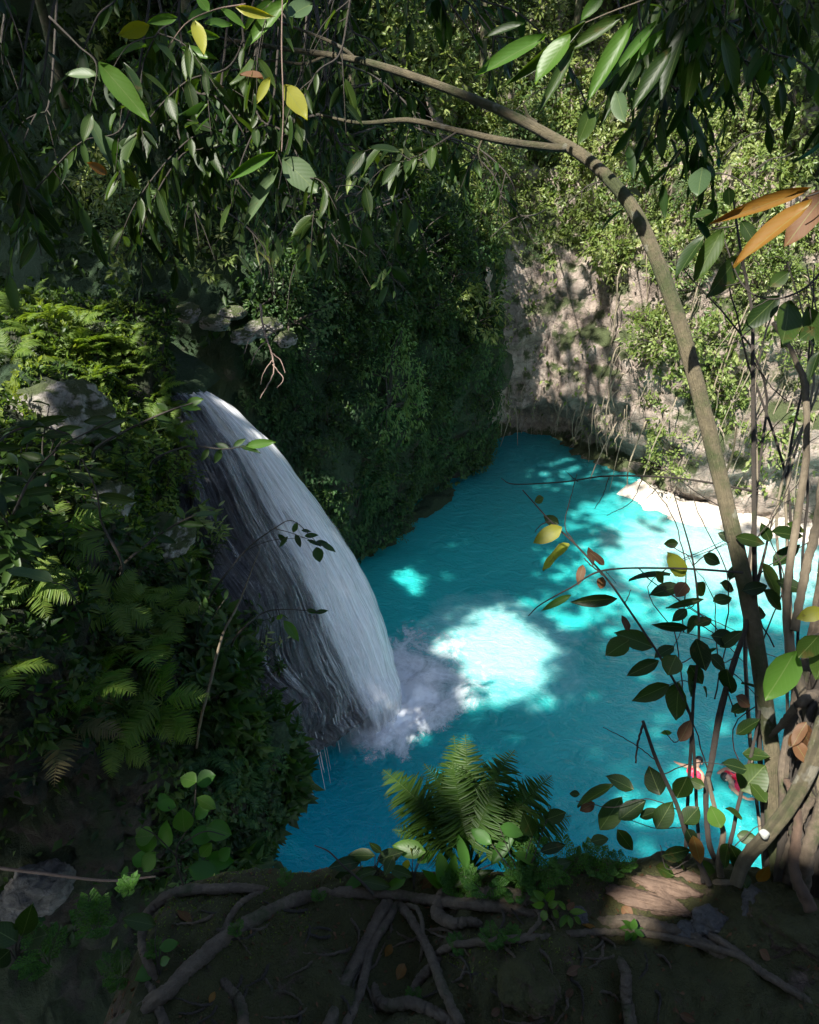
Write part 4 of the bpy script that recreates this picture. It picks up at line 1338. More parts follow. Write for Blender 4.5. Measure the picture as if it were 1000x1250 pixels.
for (px, py, sx, sy, sz, lab, rt, off) in [
        (78, 508, .62, .40, .50, 'large pale sunlit limestone boulder among the ferns on the bank', .3, .1),
        (190, 655, .50, .45, .34, 'pale wet limestone rock with water seeping over it below the bank shrub', .2, .0),
        (120, 610, .40, .35, .26, 'smaller pale rock half hidden by leaves below the big boulder', 1.0, .0),
        (225, 478, .42, .25, .22, 'dark wet rock at the lip of the waterfall', .5, .1),
        (330, 905, .35, .3, .3, 'dark mossy rock low at the foot of the bank', .9, -.1),
        (15, 470, .35, .3, .35, 'brown rock at the left edge above the boulder', .2, .0)]:
    p, n = on_bank(px, py, off)
    boulder('limestone_rock', lab, p, (sx, sy, sz), px * 0.37, 'limestone' if 'pale' in lab else 'moss_wall', rt, None, .2)
for i, (px, py, d, s) in enumerate([(285, 380, 14.4, .22), (322, 396, 14.0, .30), (348, 412, 14.0, .22), (262, 392, 14.2, .24), (300, 406, 13.9, .26), (228, 380, 14.3, .26)]):
    boulder('stream_rock', ['small pale rock lit in the dark above the waterfall', 'knobbly pale rock beside the dead branch', 'pale rock right of the dead branch top', 'grey rock over the stream head', 'lowest small pale rock above the dark hollow', 'small grey rock near the top ferns'][i], at(px, py, d), (s * 1.3, s, s * .6), i + 20.5, 'limestone', i, 'rocks above the stream')
boulder('grey_rock', 'pale grey rock alone in the dark hollow at the lower left', on_bank(35, 1085, 0.1)[0], (.32, .25, .3), 77.0, 'grey_rock', .4)
ptube('fallen_branch', 'dry_twig', [(-30, 1056, 6.4), (50, 1066, 6.4), (130, 1075, 6.5), (190, 1070, 6.7)], (6, 5, 4, 3), None, 6)
tag(bpy.data.objects['fallen_branch'], 'thin pale fallen branch lying across the dark hollow at the lower left', 'branch')

nkb = nz_keep(1.1, -0.30)
def k_under(px, py, P, N, r0):
    dark = (px < 170) & (py > 905)
    rock = ((px - 78) / 48) ** 2 + ((py - 508) / 42) ** 2 < 1
    return (px > -80) & (py > 355) & (py < 1150) & ~rock & (~dark | (r0.random(len(px)) < 0.10)) & (nkb(P) | (px > 270))
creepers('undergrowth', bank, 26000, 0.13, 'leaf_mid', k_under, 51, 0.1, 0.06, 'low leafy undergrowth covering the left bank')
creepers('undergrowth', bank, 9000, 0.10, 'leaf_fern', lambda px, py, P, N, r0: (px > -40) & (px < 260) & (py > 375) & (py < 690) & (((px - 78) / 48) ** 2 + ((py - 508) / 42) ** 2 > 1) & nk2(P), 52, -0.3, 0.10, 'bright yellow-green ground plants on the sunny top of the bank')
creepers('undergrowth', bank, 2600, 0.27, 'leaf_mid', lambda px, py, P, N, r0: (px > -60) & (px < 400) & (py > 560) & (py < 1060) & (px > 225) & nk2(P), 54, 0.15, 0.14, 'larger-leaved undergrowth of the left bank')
creepers('moss_creepers', bank, 16000, 0.085, 'leaf_moss', lambda px, py, P, N, r0: (px > 215) & (py > 780) & (py < 1120), 53, 0.6, 0.06, 'mossy small plants on the steep foot of the bank above the water')

# ferns; long ones in the middle, wide ones at the sunny top
def fern_zone(px, py):
    v = 'on the sunny top of the bank' if py < 470 else 'beside the pale boulder' if py < 580 else 'on the bank below the boulder' if py < 690 else 'in the lit middle of the bank' if py < 900 else 'at the dark foot of the bank'
    h = 'at the left edge' if px < 60 else 'toward the waterfall' if px > 170 else 'midway along'
    return v + ' ' + h
FK = []
for px, py in [(20, 385), (60, 395), (38, 415), (95, 405), (130, 420), (160, 435), (100, 440), (140, 455), (65, 440), (175, 460), (150, 480), (115, 465), (190, 480), (20, 440), (205, 500), (185, 520), (150, 520), (40, 372), (120, 390), (165, 410), (85, 425), (210, 530), (170, 550), (20, 560), (140, 580)]:
    FK.append((px, py, 'wide', random.uniform(0.45, 0.75)))
for px, py in [(110, 725), (150, 740), (190, 765), (15, 740), (120, 835), (160, 820), (85, 865), (185, 850), (140, 880), (20, 820), (60, 660), (210, 690)]:
    FK.append((px, py, 'long', random.uniform(0.5, 0.8)))
for px, py in [(260, 800), (290, 860), (240, 880), (310, 930), (270, 950), (330, 985), (290, 1010), (320, 1040), (250, 930), (345, 900), (225, 950), (300, 970)]:
    FK.append((px, py, 'small', random.uniform(0.3, 0.5)))
for i, (px, py, kind, sc) in enumerate(FK):
    p, n = on_bank(px, py, 0.24 if kind == 'long' else 0.07)
    q = (Vector(n) * 0.5 + Vector((0, 0, 0.8))).normalized().to_track_quat('Z', 'X').to_euler()
    make_fern({'wide': 'bright feathery fern ', 'long': 'long-leafleted drooping fern ', 'small': 'small dark fern '}[kind] + fern_zone(px, py), p, FR[kind], {'wide': 8, 'long': 7, 'small': 6}[kind], 'ferns on the left bank', sc, seed=i, lean=(q.x, q.y, random.uniform(0, 6)))
p, n = on_bank(75, 895, 0.1)
make_fern('withered brown fern frond plant in the lit middle of the bank', p, FR['brown'], 4, None, 0.75, seed=99)

# broad-leaved plants of the bank
def plant_mesh(seed, nst, nl, L, W, mat, spread=0.5, tm=T_HI, h=1.0, up=0.1):
    r0 = np.random.default_rng(seed)
    mb, ms = MB(), MB()
    for k in range(nst):
        a = r0.uniform(0, 6.28); tip = np.array((math.cos(a) * spread * r0.uniform(.3, 1), math.sin(a) * spread * r0.uniform(.3, 1), h * r0.uniform(.6, 1)))
        S_ = catmull([(0, 0, -0.1), tip * (0.35, 0.35, 0.55), tip], 14)
        add_tube(ms, S_, np.linspace(0.014, 0.005, 14), 5, seed=k)
        q = np.linspace(3, 13, nl).astype(int)
        az = a + np.arange(nl) * 2.4 + r0.normal(size=nl) * 0.3
        ax = np.stack([np.cos(az), np.sin(az), up + 0.25 * r0.normal(size=nl)], -1)
        nn = nrm(np.array((0, 0, 1.0)) + r0.normal(size=(nl, 3)) * 0.25)
        ln = L * r0.uniform(.7, 1.1, nl)
        add_leaves(mb, S_[q], ax, nn, ln, ln * W, tm, r0.random(nl))
    return mb.mesh('foliage', M[mat]), ms.mesh('stem', M['stem_dark'])
PK = [plant_mesh(1, 5, 9, .26, .34, 'leaf_mid', .5), plant_mesh(2, 4, 8, .30, .26, 'leaf_mid', .4), plant_mesh(3, 6, 8, .20, .42, 'leaf_fern', .45), plant_mesh(4, 4, 9, .34, .22, 'leaf_far', .5)]
PW = ['dark leafy plant', 'slender dark long-leaved plant', 'bright round-leaved plant', 'tall green narrow-leaved plant']
for i, (px, py, k, sc) in enumerate([(215, 585, 2, .8), (235, 615, 2, .75), (225, 560, 2, .6), (200, 600, 2, .7), (190, 560, 3, .7), (240, 650, 3, .8), (150, 610, 1, .9), (60, 620, 1, 1.0), (20, 640, 0, 1.0), (110, 650, 3, .9),
        (255, 700, 0, .8), (275, 735, 1, .9), (295, 775, 0, .7), (280, 810, 1, .9), (310, 840, 0, .7), (250, 770, 3, .9), (225, 800, 0, .9), (330, 870, 0, .6), (300, 890, 1, .7), (205, 720, 1, 1.0),
        (20, 690, 1, 1.1), (90, 700, 0, .8), (230, 850, 1, .8), (260, 880, 0, .6), (340, 820, 1, .5), (30, 590, 0, .8), (315, 800, 3, .6), (270, 660, 3, .6)]):
    p, n = on_bank(px, py, 0.02)
    v = 'beside the waterfall lip' if py < 630 and px > 180 else 'under the pale boulder' if py < 660 else 'near the wet travertine dome' if px > 240 else 'among the long ferns'
    t = thing('leafy_plant', PW[k] + ' ' + v + (', in the shade' if k < 2 else ', catching light'), 'plant', tuple(p), 'leafy plants on the left bank')
    put('foliage', PK[k][0], t); put('stem', PK[k][1], t)
    t.scale = (sc,) * 3
    q = (Vector(n) * 0.6 + Vector((0, 0, 0.7))).normalized().to_track_quat('Z', 'X').to_euler()
    t.rotation_euler = (q.x, q.y, random.uniform(0, 6))

# ------------------------------------------------------------------ single leaves laid out between two points
def leaf_pts(mb, a, b, w, facing=None, tm=T_HI, tint=None, jit=0.35):
    a, b = np.array(a), np.array(b)
    mid_ = (a + b) / 2
    f = np.array(CAM) - mid_
    f /= np.linalg.norm(f)
    if facing is None:
        facing = f + np.array((0, 0, 0.55)) + rng.normal(size=3) * jit
    add_leaves(mb, [a], [b - a], [facing], np.linalg.norm(b - a), w, tm, random.random() if tint is None else tint)
def hleaf(px0, py0, px1, py1, w, d, dd=0.0, mat='leaf_near', parent=None, tm=T_HI, name='leaf', jit=0.3, facing=None):
    mb = MB()
    leaf_pts(mb, at(px0, py0, d), at(px1, py1, d + dd), w * d / F_PX, facing, tm, None, jit)
    o = mb.build(name, M[mat], parent)
    if parent is not None:
        o.location = -Vector(parent.location)
    return o

# seedling with round leaves at the lower left
d0 = 5.2
t = thing('seedling', 'young plant with round green leaves rising from the dark hollow left of the roots', 'plant', tuple(at(225, 1085, d0)))
ptube('stem', 'stem_dark', [(225, 1085, d0), (215, 1040, d0), (235, 1000, d0), (240, 950, d0)], (4, 3, 2.5, 2), t)
for q in ([(215, 1045, d0), (190, 1020, d0 - .05), (172, 1010, d0 - .1)], [(222, 1030, d0), (250, 1015, d0 - .1), (275, 1020, d0 - .1)], [(222, 1055, d0), (200, 1060, d0), (155, 1066, d0)], [(228, 1010, d0), (205, 985, d0)], [(225, 1060, d0), (255, 1050, d0)]):
    ptube('twig', 'stem_dark', q, (2.5, 1.5), t, 5)
for i, (x0, y0, x1, y1, w) in enumerate([(188, 1020, 163, 1022, 20), (178, 1012, 180, 1045, 22), (205, 1035, 200, 1003, 24), (225, 1015, 222, 988, 22), (233, 1018, 260, 1022, 20), (240, 1000, 255, 978, 15), (252, 1010, 283, 1018, 22), (190, 1040, 172, 1066, 18),
        (182, 1050, 160, 1047, 18), (157, 1066, 147, 1066, 14), (230, 1060, 272, 1070, 22), (250, 1050, 285, 1052, 20), (245, 1045, 258, 1030, 14), (205, 985, 195, 968, 12), (240, 955, 262, 945, 20), (240, 955, 220, 948, 18), (268, 1050, 280, 1035, 14), (215, 985, 190, 980, 14), (240, 975, 265, 985, 18)]):
    hleaf(x0, y0, x1, y1, w * 1.15, d0 + random.uniform(-.12, .12), 0, 'leaf_herb' if i % 3 else 'leaf_near_bright', t)

# twigs that reach out over the fall from the left
def sprig(name, label, cat, pts, w, leaves, mat='leaf_mid', smat='stem_dark', lname='leaf', extra=(), group=None):
    hp, hn = hit(pts[0][0] - 8, pts[0][1] + 16)
    if hp is not None:
        pts = [(pts[0][0] - 8, pts[0][1] + 16, (hp - CAM).dot(FW) + .05)] + list(pts)
        w = (w[0],) + tuple(w)
    t = thing(name, label, cat, tuple(at(*pts[0])), group)
    ptube('stem', smat, pts, w, t)
    for e in extra:
        ptube('twig', smat, e, (1.6, 0.9), t, 5)
    dm = sum(p[2] for p in pts[1:]) / (len(pts) - 1)
    for lf in leaves:
        x0, y0, x1, y1, wd = lf[:5]
        hleaf(x0, y0, x1, y1, wd, (lf[6] if len(lf) > 6 else dm) + random.uniform(-.06, .06), random.uniform(-.1, .1) * dm * .05, lf[5] if len(lf) > 5 and lf[5] else mat, t, name=lname)
    return t
sprig('overhanging_twig', 'leafy twig reaching out in front of the upper waterfall', 'branch', [(190, 560, 8.5), (230, 545, 8.4), (270, 548, 8.3), (300, 545, 8.2)], (4, 3, 2, 1.5),
      [(300, 545, 336, 538, 12, 'leaf_near_bright'), (292, 546, 318, 550, 9), (280, 548, 262, 540, 8), (270, 548, 262, 566, 9), (285, 545, 300, 535, 7), (255, 548, 245, 563, 8), (240, 546, 225, 535, 8)])
sprig('overhanging_twig', 'leafy twig with lit tip leaves right at the waterfall lip', 'branch', [(120, 545, 7.5), (165, 520, 7.4), (205, 502, 7.3), (235, 492, 7.2)], (5, 4, 3, 2),
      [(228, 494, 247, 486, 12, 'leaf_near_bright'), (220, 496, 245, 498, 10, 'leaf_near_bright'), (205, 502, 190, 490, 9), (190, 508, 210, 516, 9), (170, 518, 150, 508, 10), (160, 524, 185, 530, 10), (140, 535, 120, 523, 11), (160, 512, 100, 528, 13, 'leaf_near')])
sprig('overhanging_twig', 'thin arching twig with small dark leaves crossing the middle of the fall', 'branch', [(262, 720, 7.5), (300, 672, 7.4), (335, 645, 7.3), (358, 636, 7.2), (385, 660, 7.2)], (4, 3, 2, 1.6, 1),
      [(358, 650, 363, 637, 7), (360, 652, 368, 668, 8), (372, 655, 388, 652, 8), (375, 660, 392, 665, 8), (385, 662, 402, 664, 8), (392, 664, 410, 672, 9), (386, 668, 391, 686, 14), (340, 652, 350, 662, 7), (352, 655, 340, 668, 6), (368, 648, 380, 648, 6)], extra=[[(335, 645, 7.3), (360, 652, 7.2), (400, 668, 7.2)], [(300, 672, 7.4), (330, 660, 7.3), (372, 656, 7.2)]])
sprig('overhanging_twig', 'thin twig with one hanging green leaf before the lower rock dome', 'branch', [(290, 775, 7.0), (318, 750, 6.9), (345, 744, 6.9), (395, 747, 6.8)], (4, 2.5, 2, 1.2),
      [(346, 758, 366, 782, 13, 'leaf_near_bright'), (345, 750, 337, 757, 6, 'leaf_near_bright'), (375, 744, 388, 748, 6), (385, 748, 400, 745, 6)], extra=[[(340, 744, 6.9), (343, 755, 6.9)]])
sprig('overhanging_twig', 'long-leaved spray with a pale drooping leaf left of the rock dome', 'branch', [(150, 690, 6.6), (185, 660, 6.6), (215, 640, 6.5), (240, 628, 6.5)], (5, 4, 3, 2),
      [(235, 630, 268, 624, 9, 'leaf_near_grey'), (215, 640, 250, 640, 9), (200, 650, 215, 628, 9), (190, 655, 215, 662, 10), (175, 668, 160, 650, 10), (165, 676, 195, 682, 11), (225, 634, 215, 615, 8)])
for i, (pts, lab) in enumerate([([(150, 690, 5.6), (125, 640, 5.6), (118, 600, 5.5), (100, 560, 5.5)], 'upright thin stem with long blade leaves before the boulder'), ([(20, 620, 5.0), (40, 580, 5.0), (75, 545, 5.0), (140, 512, 4.9)], 'leaning stem with a long pointed leaf crossing the boulder'),
                                ([(-20, 560, 4.6), (10, 530, 4.6), (45, 520, 4.6), (85, 530, 4.6)], 'low arching stem with dark pointed leaves at the left edge')]):
    lv = []
    Pq = catmull([p[:2] for p in pts], 9)
    for j in range(1, 9):
        a = random.uniform(-.6, .6) + (0.2 if j % 2 else 2.7); l = random.uniform(28, 50)
        lv.append((Pq[j][0], Pq[j][1], Pq[j][0] + math.cos(a) * l, Pq[j][1] - math.sin(a) * l * .5, l * .28, 'leaf_near'))
    sprig('bank_sapling', lab, 'plant', pts, (5, 4, 3, 2), lv)
# ringed stem and the dead leaf
o = ptube('ringed_stem', 'stem_pale', [(318, 668, 8.0), (292, 735, 7.9), (272, 775, 7.8), (255, 840, 7.7), (245, 880, 7.75), (238, 925, (hit(238, 925)[0] - CAM).dot(FW) + .4)], (1.2, 4, 5, 5, 4), None, 8, lump=.4)
tag(o, 'slanting ringed plant stem with pale scars left of the rock dome', 'stem')
t = thing('dead_leaf', 'large pale withered leaf hanging among the left bank ferns', 'leaf', tuple(at(8, 690, 3.0)))
hleaf(64, 711, 8, 686, 24, 3.0, 0, 'leaf_near_grey', t, T_WAVE, 'blade')
ptube('stalk', 'stem_dark', [(64, 711, 3.0), (80, 716, 3.05), (95, 735, 3.1)], (2, 2), t, 5)
#==PART6
# ------------------------------------------------------------------ the arching tree
D0 = 2.5
t = thing('arching_tree', 'slender tree whose bare smooth trunk arches from the lower right to the upper left', 'tree', tuple(at(952, 1085, 2.35)))
ptube('trunk', 'trunk', [(952, 1085, 2.35), (943, 1010, 2.32), (944, 940, 2.32), (936, 870, 2.35), (915, 740, 2.42), (881, 590, 2.48), (846, 452, 2.52), (818, 360, 2.55), (777, 262, 2.6), (731, 206, 2.65), (682, 172, 2.7), (600, 130, 2.75), (500, 92, 2.8), (430, 72, 2.85), (350, 60, 2.9), (275, 48, 2.95)],
      (21, 22, 24, 25, 26, 25, 25, 24, 22, 20, 18, 15, 13, 11, 8, 6), t, 14, 120, .06)
ptube('limb', 'trunk', [(694, 180, 2.69), (672, 180, 2.69), (620, 173, 2.68), (560, 160, 2.70), (500, 147, 2.75), (440, 150, 2.8), (390, 140, 2.85)], (14, 13, 12, 10, 9, 6, 4), t, 10, 50, .06)
for pts, w in [([(655, 150, 2.72), (645, 142, 2.72), (640, 128, 2.72)], (7, 4)), ([(433, 72, 2.85), (420, 60, 2.84), (390, 45, 2.85), (350, 30, 2.9)], (7, 4)), ([(400, 68, 2.87), (370, 78, 2.9), (330, 74, 2.95), (290, 85, 3.0)], (6, 3)),
               ([(735, 212, 2.66), (742, 205, 2.66)], (8, 5)), ([(838, 430, 2.53), (850, 425, 2.53)], (7, 4)), ([(590, 167, 2.69), (584, 185, 2.7), (590, 205, 2.72)], (4, 2)), ([(880, 590, 2.48), (893, 560, 2.47), (900, 520, 2.46)], (5, 2.5))]:
    ptube('twig', 'trunk', pts, w, t, 6)
def spray(pts, w, nl, L, mat, parent, seed, hang=0.55, wr=0.33, smat='stem_dark', side_twigs=3, tm=T_HI, gob=True):
    """twigs with leaves along a drooping line, as two parts of a thing: twig and foliage"""
    r0 = np.random.default_rng(seed)
    P = catmull([np.array(at(*q)) for q in pts], 40)
    d = np.mean([q[2] for q in pts])
    lines = [(P, 1.0)]
    for k in range(side_twigs):
        i = r0.integers(8, 34)
        tg = P[min(i + 1, 39)] - P[i - 1]; tg /= np.linalg.norm(tg)
        dr = tg * 0.6 + nrm(r0.normal(size=(1, 3)))[0] * 0.8 + (0, 0, -hang * 0.7)
        dr /= np.linalg.norm(dr)
        Ln = L * r0.uniform(1.6, 3.2)
        lines.append((catmull([P[i], P[i] + dr * Ln * 0.5 + (0, 0, 0.02), P[i] + dr * Ln + (0, 0, -hang * Ln * 0.3)], 14), 0.5))
    mb, ml = MB(), MB()
    B, A, N = [], [], []
    for Q, sc in lines:
        m = len(Q)
        add_tube(mb, Q, np.linspace(w, w * 0.35, m) * 0.5 * d / F_PX * (sc if sc < 1 else 1), 5, 0.1, seed=seed)
        cnt = max(4, int(nl * (m / 40.0)))
        for j in range(cnt):
            q = (0.22 + 0.78 * (j + r0.random() * 0.6) / cnt) * (m - 1)
            i = min(int(q), m - 2)
            tg = Q[i + 1] - Q[i]; tg = tg / np.linalg.norm(tg)
            sd = np.cross(tg, (0, 0, 1.0)); sd /= max(1e-6, np.linalg.norm(sd))
            B.append(Q[i]); A.append(sd * (1 if j % 2 else -1) * r0.uniform(.4, 1) + tg * r0.uniform(.1, .8) + r0.normal(size=3) * .25 + (0, 0, -hang * r0.uniform(.5, 1.6)))
            N.append(np.array((0, 0, 1.0)) * 0.8 + sd * r0.normal() * .4 + r0.normal(size=3) * .35)
    B, A, N = np.array(B), np.array(A), np.array(N)
    TPX = np.array([(275, 48), (350, 60), (430, 72), (500, 92), (600, 130), (682, 172), (731, 206), (777, 262), (818, 360), (846, 452)] + [(500, 147), (560, 160), (620, 173)])
    lk = catmull(TPX[:10], 60)
    lk = np.concatenate([lk, catmull(TPX[10:], 20), [(675, 66), (640, 58), (153, 108), (122, 170), (366, 212), (305, 203), (315, 238), (755, 130), (744, 70), (930, 270)]])
    far_ok = np.ones(len(B), bool)
    for fr_ in (0.0, 0.5, 1.0):
        qx, qy, qd = pix(B + nrm(A) * L * fr_)
        dm = np.min(np.hypot(qx[:, None] - lk[None, :, 0], qy[:, None] - lk[None, :, 1]), axis=1)
        far_ok &= ~((dm < 17) & (qd < 3.1) & (r0.random(len(B)) < .9))
    if far_ok.sum() > 3: B, A, N = B[far_ok], A[far_ok], N[far_ok]
    if gob:
        k = gobo_keep(B + nrm(A) * L * 0.5, seed, 4.5, 0.02)
        if k.sum() < 3: k[:3] = True
        B, A, N = B[k], A[k], N[k]
    ln = L * r0.uniform(.6, 1.15, len(B))
    add_leaves(ml, B, A, N, ln, ln * wr * r0.uniform(.8, 1.15, len(B)), tm, r0.random(len(B)))
    for nm, m_, mt in (('twig', mb, smat), ('foliage', ml, mat)):
        o = m_.build(nm, M[mt], parent)
        o.location = -Vector(parent.location)
for k, (pts, w) in enumerate([([(350, 30, 2.9), (310, 20, 2.9), (260, 25, 2.9), (215, 50, 2.95)], 4), ([(290, 85, 3.0), (250, 92, 3.0), (215, 110, 3.05)], 3), ([(275, 48, 2.95), (240, 40, 2.95), (190, 60, 3.0)], 4), ([(390, 140, 2.85), (350, 150, 2.85), (310, 175, 2.9)], 4), ([(560, 160, 2.7), (520, 185, 2.7), (480, 210, 2.75)], 3)]):
    spray(pts, w, 15, .13, 'leaf_near', t, 300 + k, .45)

# ------------------------------------------------------------------ root mass of the old tree at the right edge
t = thing('strangler_tree', 'dark tangled root mass of an old tree at the right edge beside the arched trunk', 'tree', tuple(at(985, 1090, 2.3)))
RT = [([(1000, 1120, 2.3), (985, 1040, 2.3), (975, 960, 2.35), (985, 880, 2.4), (1000, 800, 2.4), (1015, 700, 2.45), (1032, 480, 2.5), (1050, 230, 2.55), (1062, -60, 2.6), (1080, -330, 2.7)], (60, 50, 42, 40, 40, 38, 36, 34, 32, 28), 'stem_dark'),
      ([(960, 1100, 2.25), (965, 1020, 2.25), (958, 950, 2.25), (968, 880, 2.3), (985, 810, 2.35), (1000, 740, 2.35), (1020, 560, 2.42), (1038, 300, 2.48)], (30, 24, 20, 18, 18, 18, 16, 8), 'root'),
      ([(1030, 1100, 2.2), (1010, 1020, 2.2), (1000, 930, 2.2), (985, 860, 2.25), (968, 800, 2.3), (962, 730, 2.35), (975, 640, 2.4), (986, 560, 2.45), (985, 480, 2.5), (968, 430, 2.55), (945, 395, 2.6)], (34, 26, 20, 16, 14, 12, 12, 11, 10, 8, 6), 'stem_pale'),
      ([(975, 1100, 2.2), (985, 1050, 2.15), (1005, 990, 2.15), (1020, 940, 2.2)], (26, 24, 22, 22), 'root'),
      ([(948, 1085, 2.25), (958, 1000, 2.22), (975, 930, 2.2), (992, 860, 2.2), (1020, 830, 2.3)], (14, 12, 11, 11, 12), 'stem_dark'),
      ([(940, 900, 2.3), (960, 880, 2.25), (990, 850, 2.2), (1022, 842, 2.35)], (5, 13, 16, 18), 'root'),
      ([(955, 1060, 2.2), (978, 1000, 2.18), (1000, 960, 2.2)], (10, 12, 14), 'root'),
      ([(990, 1110, 2.1), (972, 1060, 2.12), (978, 1000, 2.14), (966, 950, 2.18)], (22, 18, 14, 10), 'wood'),
      ([(1016, 1110, 2.3), (1010, 1000, 2.3), (1005, 880, 2.3), (1014, 760, 2.4), (1040, 400, 2.5), (1055, 60, 2.6)], (50, 50, 50, 46, 30, 10), 'stem_dark'),
      ([(970, 770, 2.3), (985, 690, 2.32), (998, 640, 2.35), (1010, 560, 2.4), (1035, 380, 2.5)], (13, 14, 15, 14, 8), 'stem_pale')]
for i, (pts, w, mt) in enumerate(RT):
    ptube('aerial_root', mt, pts, w, t, 10, 44, .25, jit=.002, seed=i)
for i in range(16):
    x = random.uniform(955, 1005); y = random.uniform(850, 1000)
    ptube('rootlet', 'stem_dark', [(x, y, 2.2), (x + random.uniform(-14, 14), y + 40, 2.18), (x + random.uniform(-18, 18), y + random.uniform(70, 120), 2.2)], (3, 2), t, 5, jit=.002, seed=i)
for i in range(8):
    x = random.uniform(965, 1010); y = random.uniform(880, 905) if i < 9 else random.uniform(1000, 1080)
    hleaf(x, y, x + random.uniform(-25, 25), y + random.uniform(10, 40), random.uniform(10, 18), 2.1, random.uniform(-.05, .05), 'leaf_brown', t, T_WAVE, 'bark_flake')
o = ptube('leaning_root', 'trunk', [(898, 1080, 2.15), (910, 1050, 2.15), (936, 1020, 2.12), (965, 982, 2.1), (990, 934, 2.08), (1005, 890, 2.1), (1022, 830, 2.3)], (20, 22, 23, 24, 26, 28, 30), None, 12, 50, .05)
tag(o, 'thick smooth pale root with a white lichen spot slanting up to the right edge', 'root')
b_ = boulder  # (kept for the rocks below)
mb = MB()
c0 = at(935, 1020, 2.10) - ray(935, 1020).normalized() * 0.036
th_ = np.linspace(0, 6.283, 18, endpoint=False)
vx, vy = np.array((1, 0, 0)), np.array(UP)
ring = [np.array(c0) + vx * 0.012 * math.cos(a) * (1 + .2 * math.sin(3 * a)) + vy * 0.013 * math.sin(a) for a in th_]
ring2 = [np.array(c0) + (p - np.array(c0)) * 1.05 + np.array(FW) * 0.014 for p in ring]
mb.add(ring + ring2 + [np.array(c0) - np.array(FW) * 0.003], [np.array([(i, (i + 1) % 18, 18 + (i + 1) % 18, 18 + i) for i in range(18)]), np.array([((i + 1) % 18, i, 36) for i in range(18)])])
M['lichen'] = plain('lichen', (0.36, 0.37, 0.34), .9)
lo = mb.build('lichen_spot', M['lichen'], bpy.data.objects['leaning_root'])
lo.location = -Vector(bpy.data.objects['leaning_root'].location)

# ------------------------------------------------------------------ shrubs and saplings in front of the pool on the right
def sapling(label, stem, w, smat, twigs, leaves, d, name='sapling', cat='sapling', mat='leaf_near'):
    t = thing(name, label, cat, tuple(at(*stem[0])))
    ptube('stem', smat, stem, w, t, 8, max(20, 8 * len(stem)), .12)
    for q in twigs:
        ww = q[0] if not isinstance(q[0], tuple) else 2
        ptube('twig', smat if smat != 'stem_pale' else 'stem_dark', q[1:] if not isinstance(q[0], tuple) else q, (ww, ww * 0.6), t, 5, None, .1, jit=.0015, seed=len(q))
    for lf in leaves:
        m = lf[5] if len(lf) > 5 else mat
        hleaf(lf[0], lf[1], lf[2], lf[3], lf[4] * 1.35, d + random.uniform(-.10, .10), random.uniform(-.05, .05), m, t, T_WAVE if m in ('leaf_brown', 'leaf_yellow') else T_HI, jit=.45)
    return t
d = 2.35
sapling('long thin bare-tipped stem with a yellow leaf, leaning left over the bright water', [(858, 1078, 2.25), (852, 1010, 2.3), (846, 900, d), (838, 860, d), (806, 802, d), (792, 780, d), (763, 737, d), (739, 704, d), (703, 665, d), (672, 636, d), (638, 598, d)], (6, 6, 5, 4.5, 4, 4, 3.6, 3.4, 3, 2.6, 1.8), 'stem_dark',
        [[3, (739, 704, d), (722, 690, d), (712, 680, d)], [2, (703, 665, d), (690, 640, d), (700, 600, d), (706, 578, d)], [2, (672, 636, d), (660, 640, d), (652, 648, d)], [2, (763, 737, d), (770, 720, d)]],
        [(696, 665, 657, 690, 20, 'leaf_yellow'), (686, 644, 652, 661, 15, 'leaf_yellow'), (682, 640, 664, 630, 10), (664, 608, 652, 612, 9), (737, 690, 722, 672, 8, 'leaf_brown'), (712, 690, 706, 712, 8, 'leaf_brown'), (736, 704, 732, 720, 9, 'leaf_brown'), (797, 790, 753, 771, 19), (768, 782, 739, 798, 20), (767, 770, 762, 752, 8, 'leaf_brown'), (804, 807, 766, 824, 13), (816, 836, 775, 856, 15), (718, 668, 726, 690, 7, 'leaf_brown')], d)
sapling('slim upright sapling with drooping dark oval leaves in front of the bright pool', [(838, 1050, d), (838, 1011, d), (845, 886, d), (847, 848, d), (853, 790, d), (852, 732, d), (845, 680, d), (830, 627, d), (822, 600, d)], (6, 6, 5.5, 5, 4.5, 4, 3, 2, 1.2), 'stem_dark',
        [[2, (852, 732, d), (840, 742, d), (812, 740, d)], [2, (852, 760, d), (880, 780, d), (910, 810, d)], [2, (850, 800, d), (830, 810, d), (818, 820, d)], [2, (845, 680, d), (815, 665, d)], [2, (846, 690, d), (870, 670, d), (890, 660, d)], [2, (848, 840, d), (835, 830, d), (815, 835, d)], [2, (845, 880, d), (825, 905, d), (810, 890, d)]],
        [(850, 711, 863, 728, 13), (859, 732, 814, 741, 7), (840, 766, 798, 764, 9), (852, 752, 836, 772, 16), (850, 780, 862, 819, 18), (826, 800, 814, 824, 20), (830, 833, 821, 880, 23), (838, 819, 850, 851, 16), (834, 704, 820, 676, 17, 'leaf_yellow'), (830, 716, 794, 724, 14), (818, 703, 770, 701, 10), (828, 663, 811, 664, 9), (858, 678, 881, 688, 12), (867, 776, 902, 781, 16), (866, 800, 888, 817, 14), (858, 838, 866, 851, 7), (830, 905, 843, 880, 12, 'leaf_brown'), (820, 895, 807, 894, 6, 'leaf_near_bright'), (848, 765, 870, 752, 12), (842, 812, 858, 835, 14), (822, 790, 800, 800, 12), (856, 795, 876, 795, 13), (838, 745, 822, 757, 10)], d)
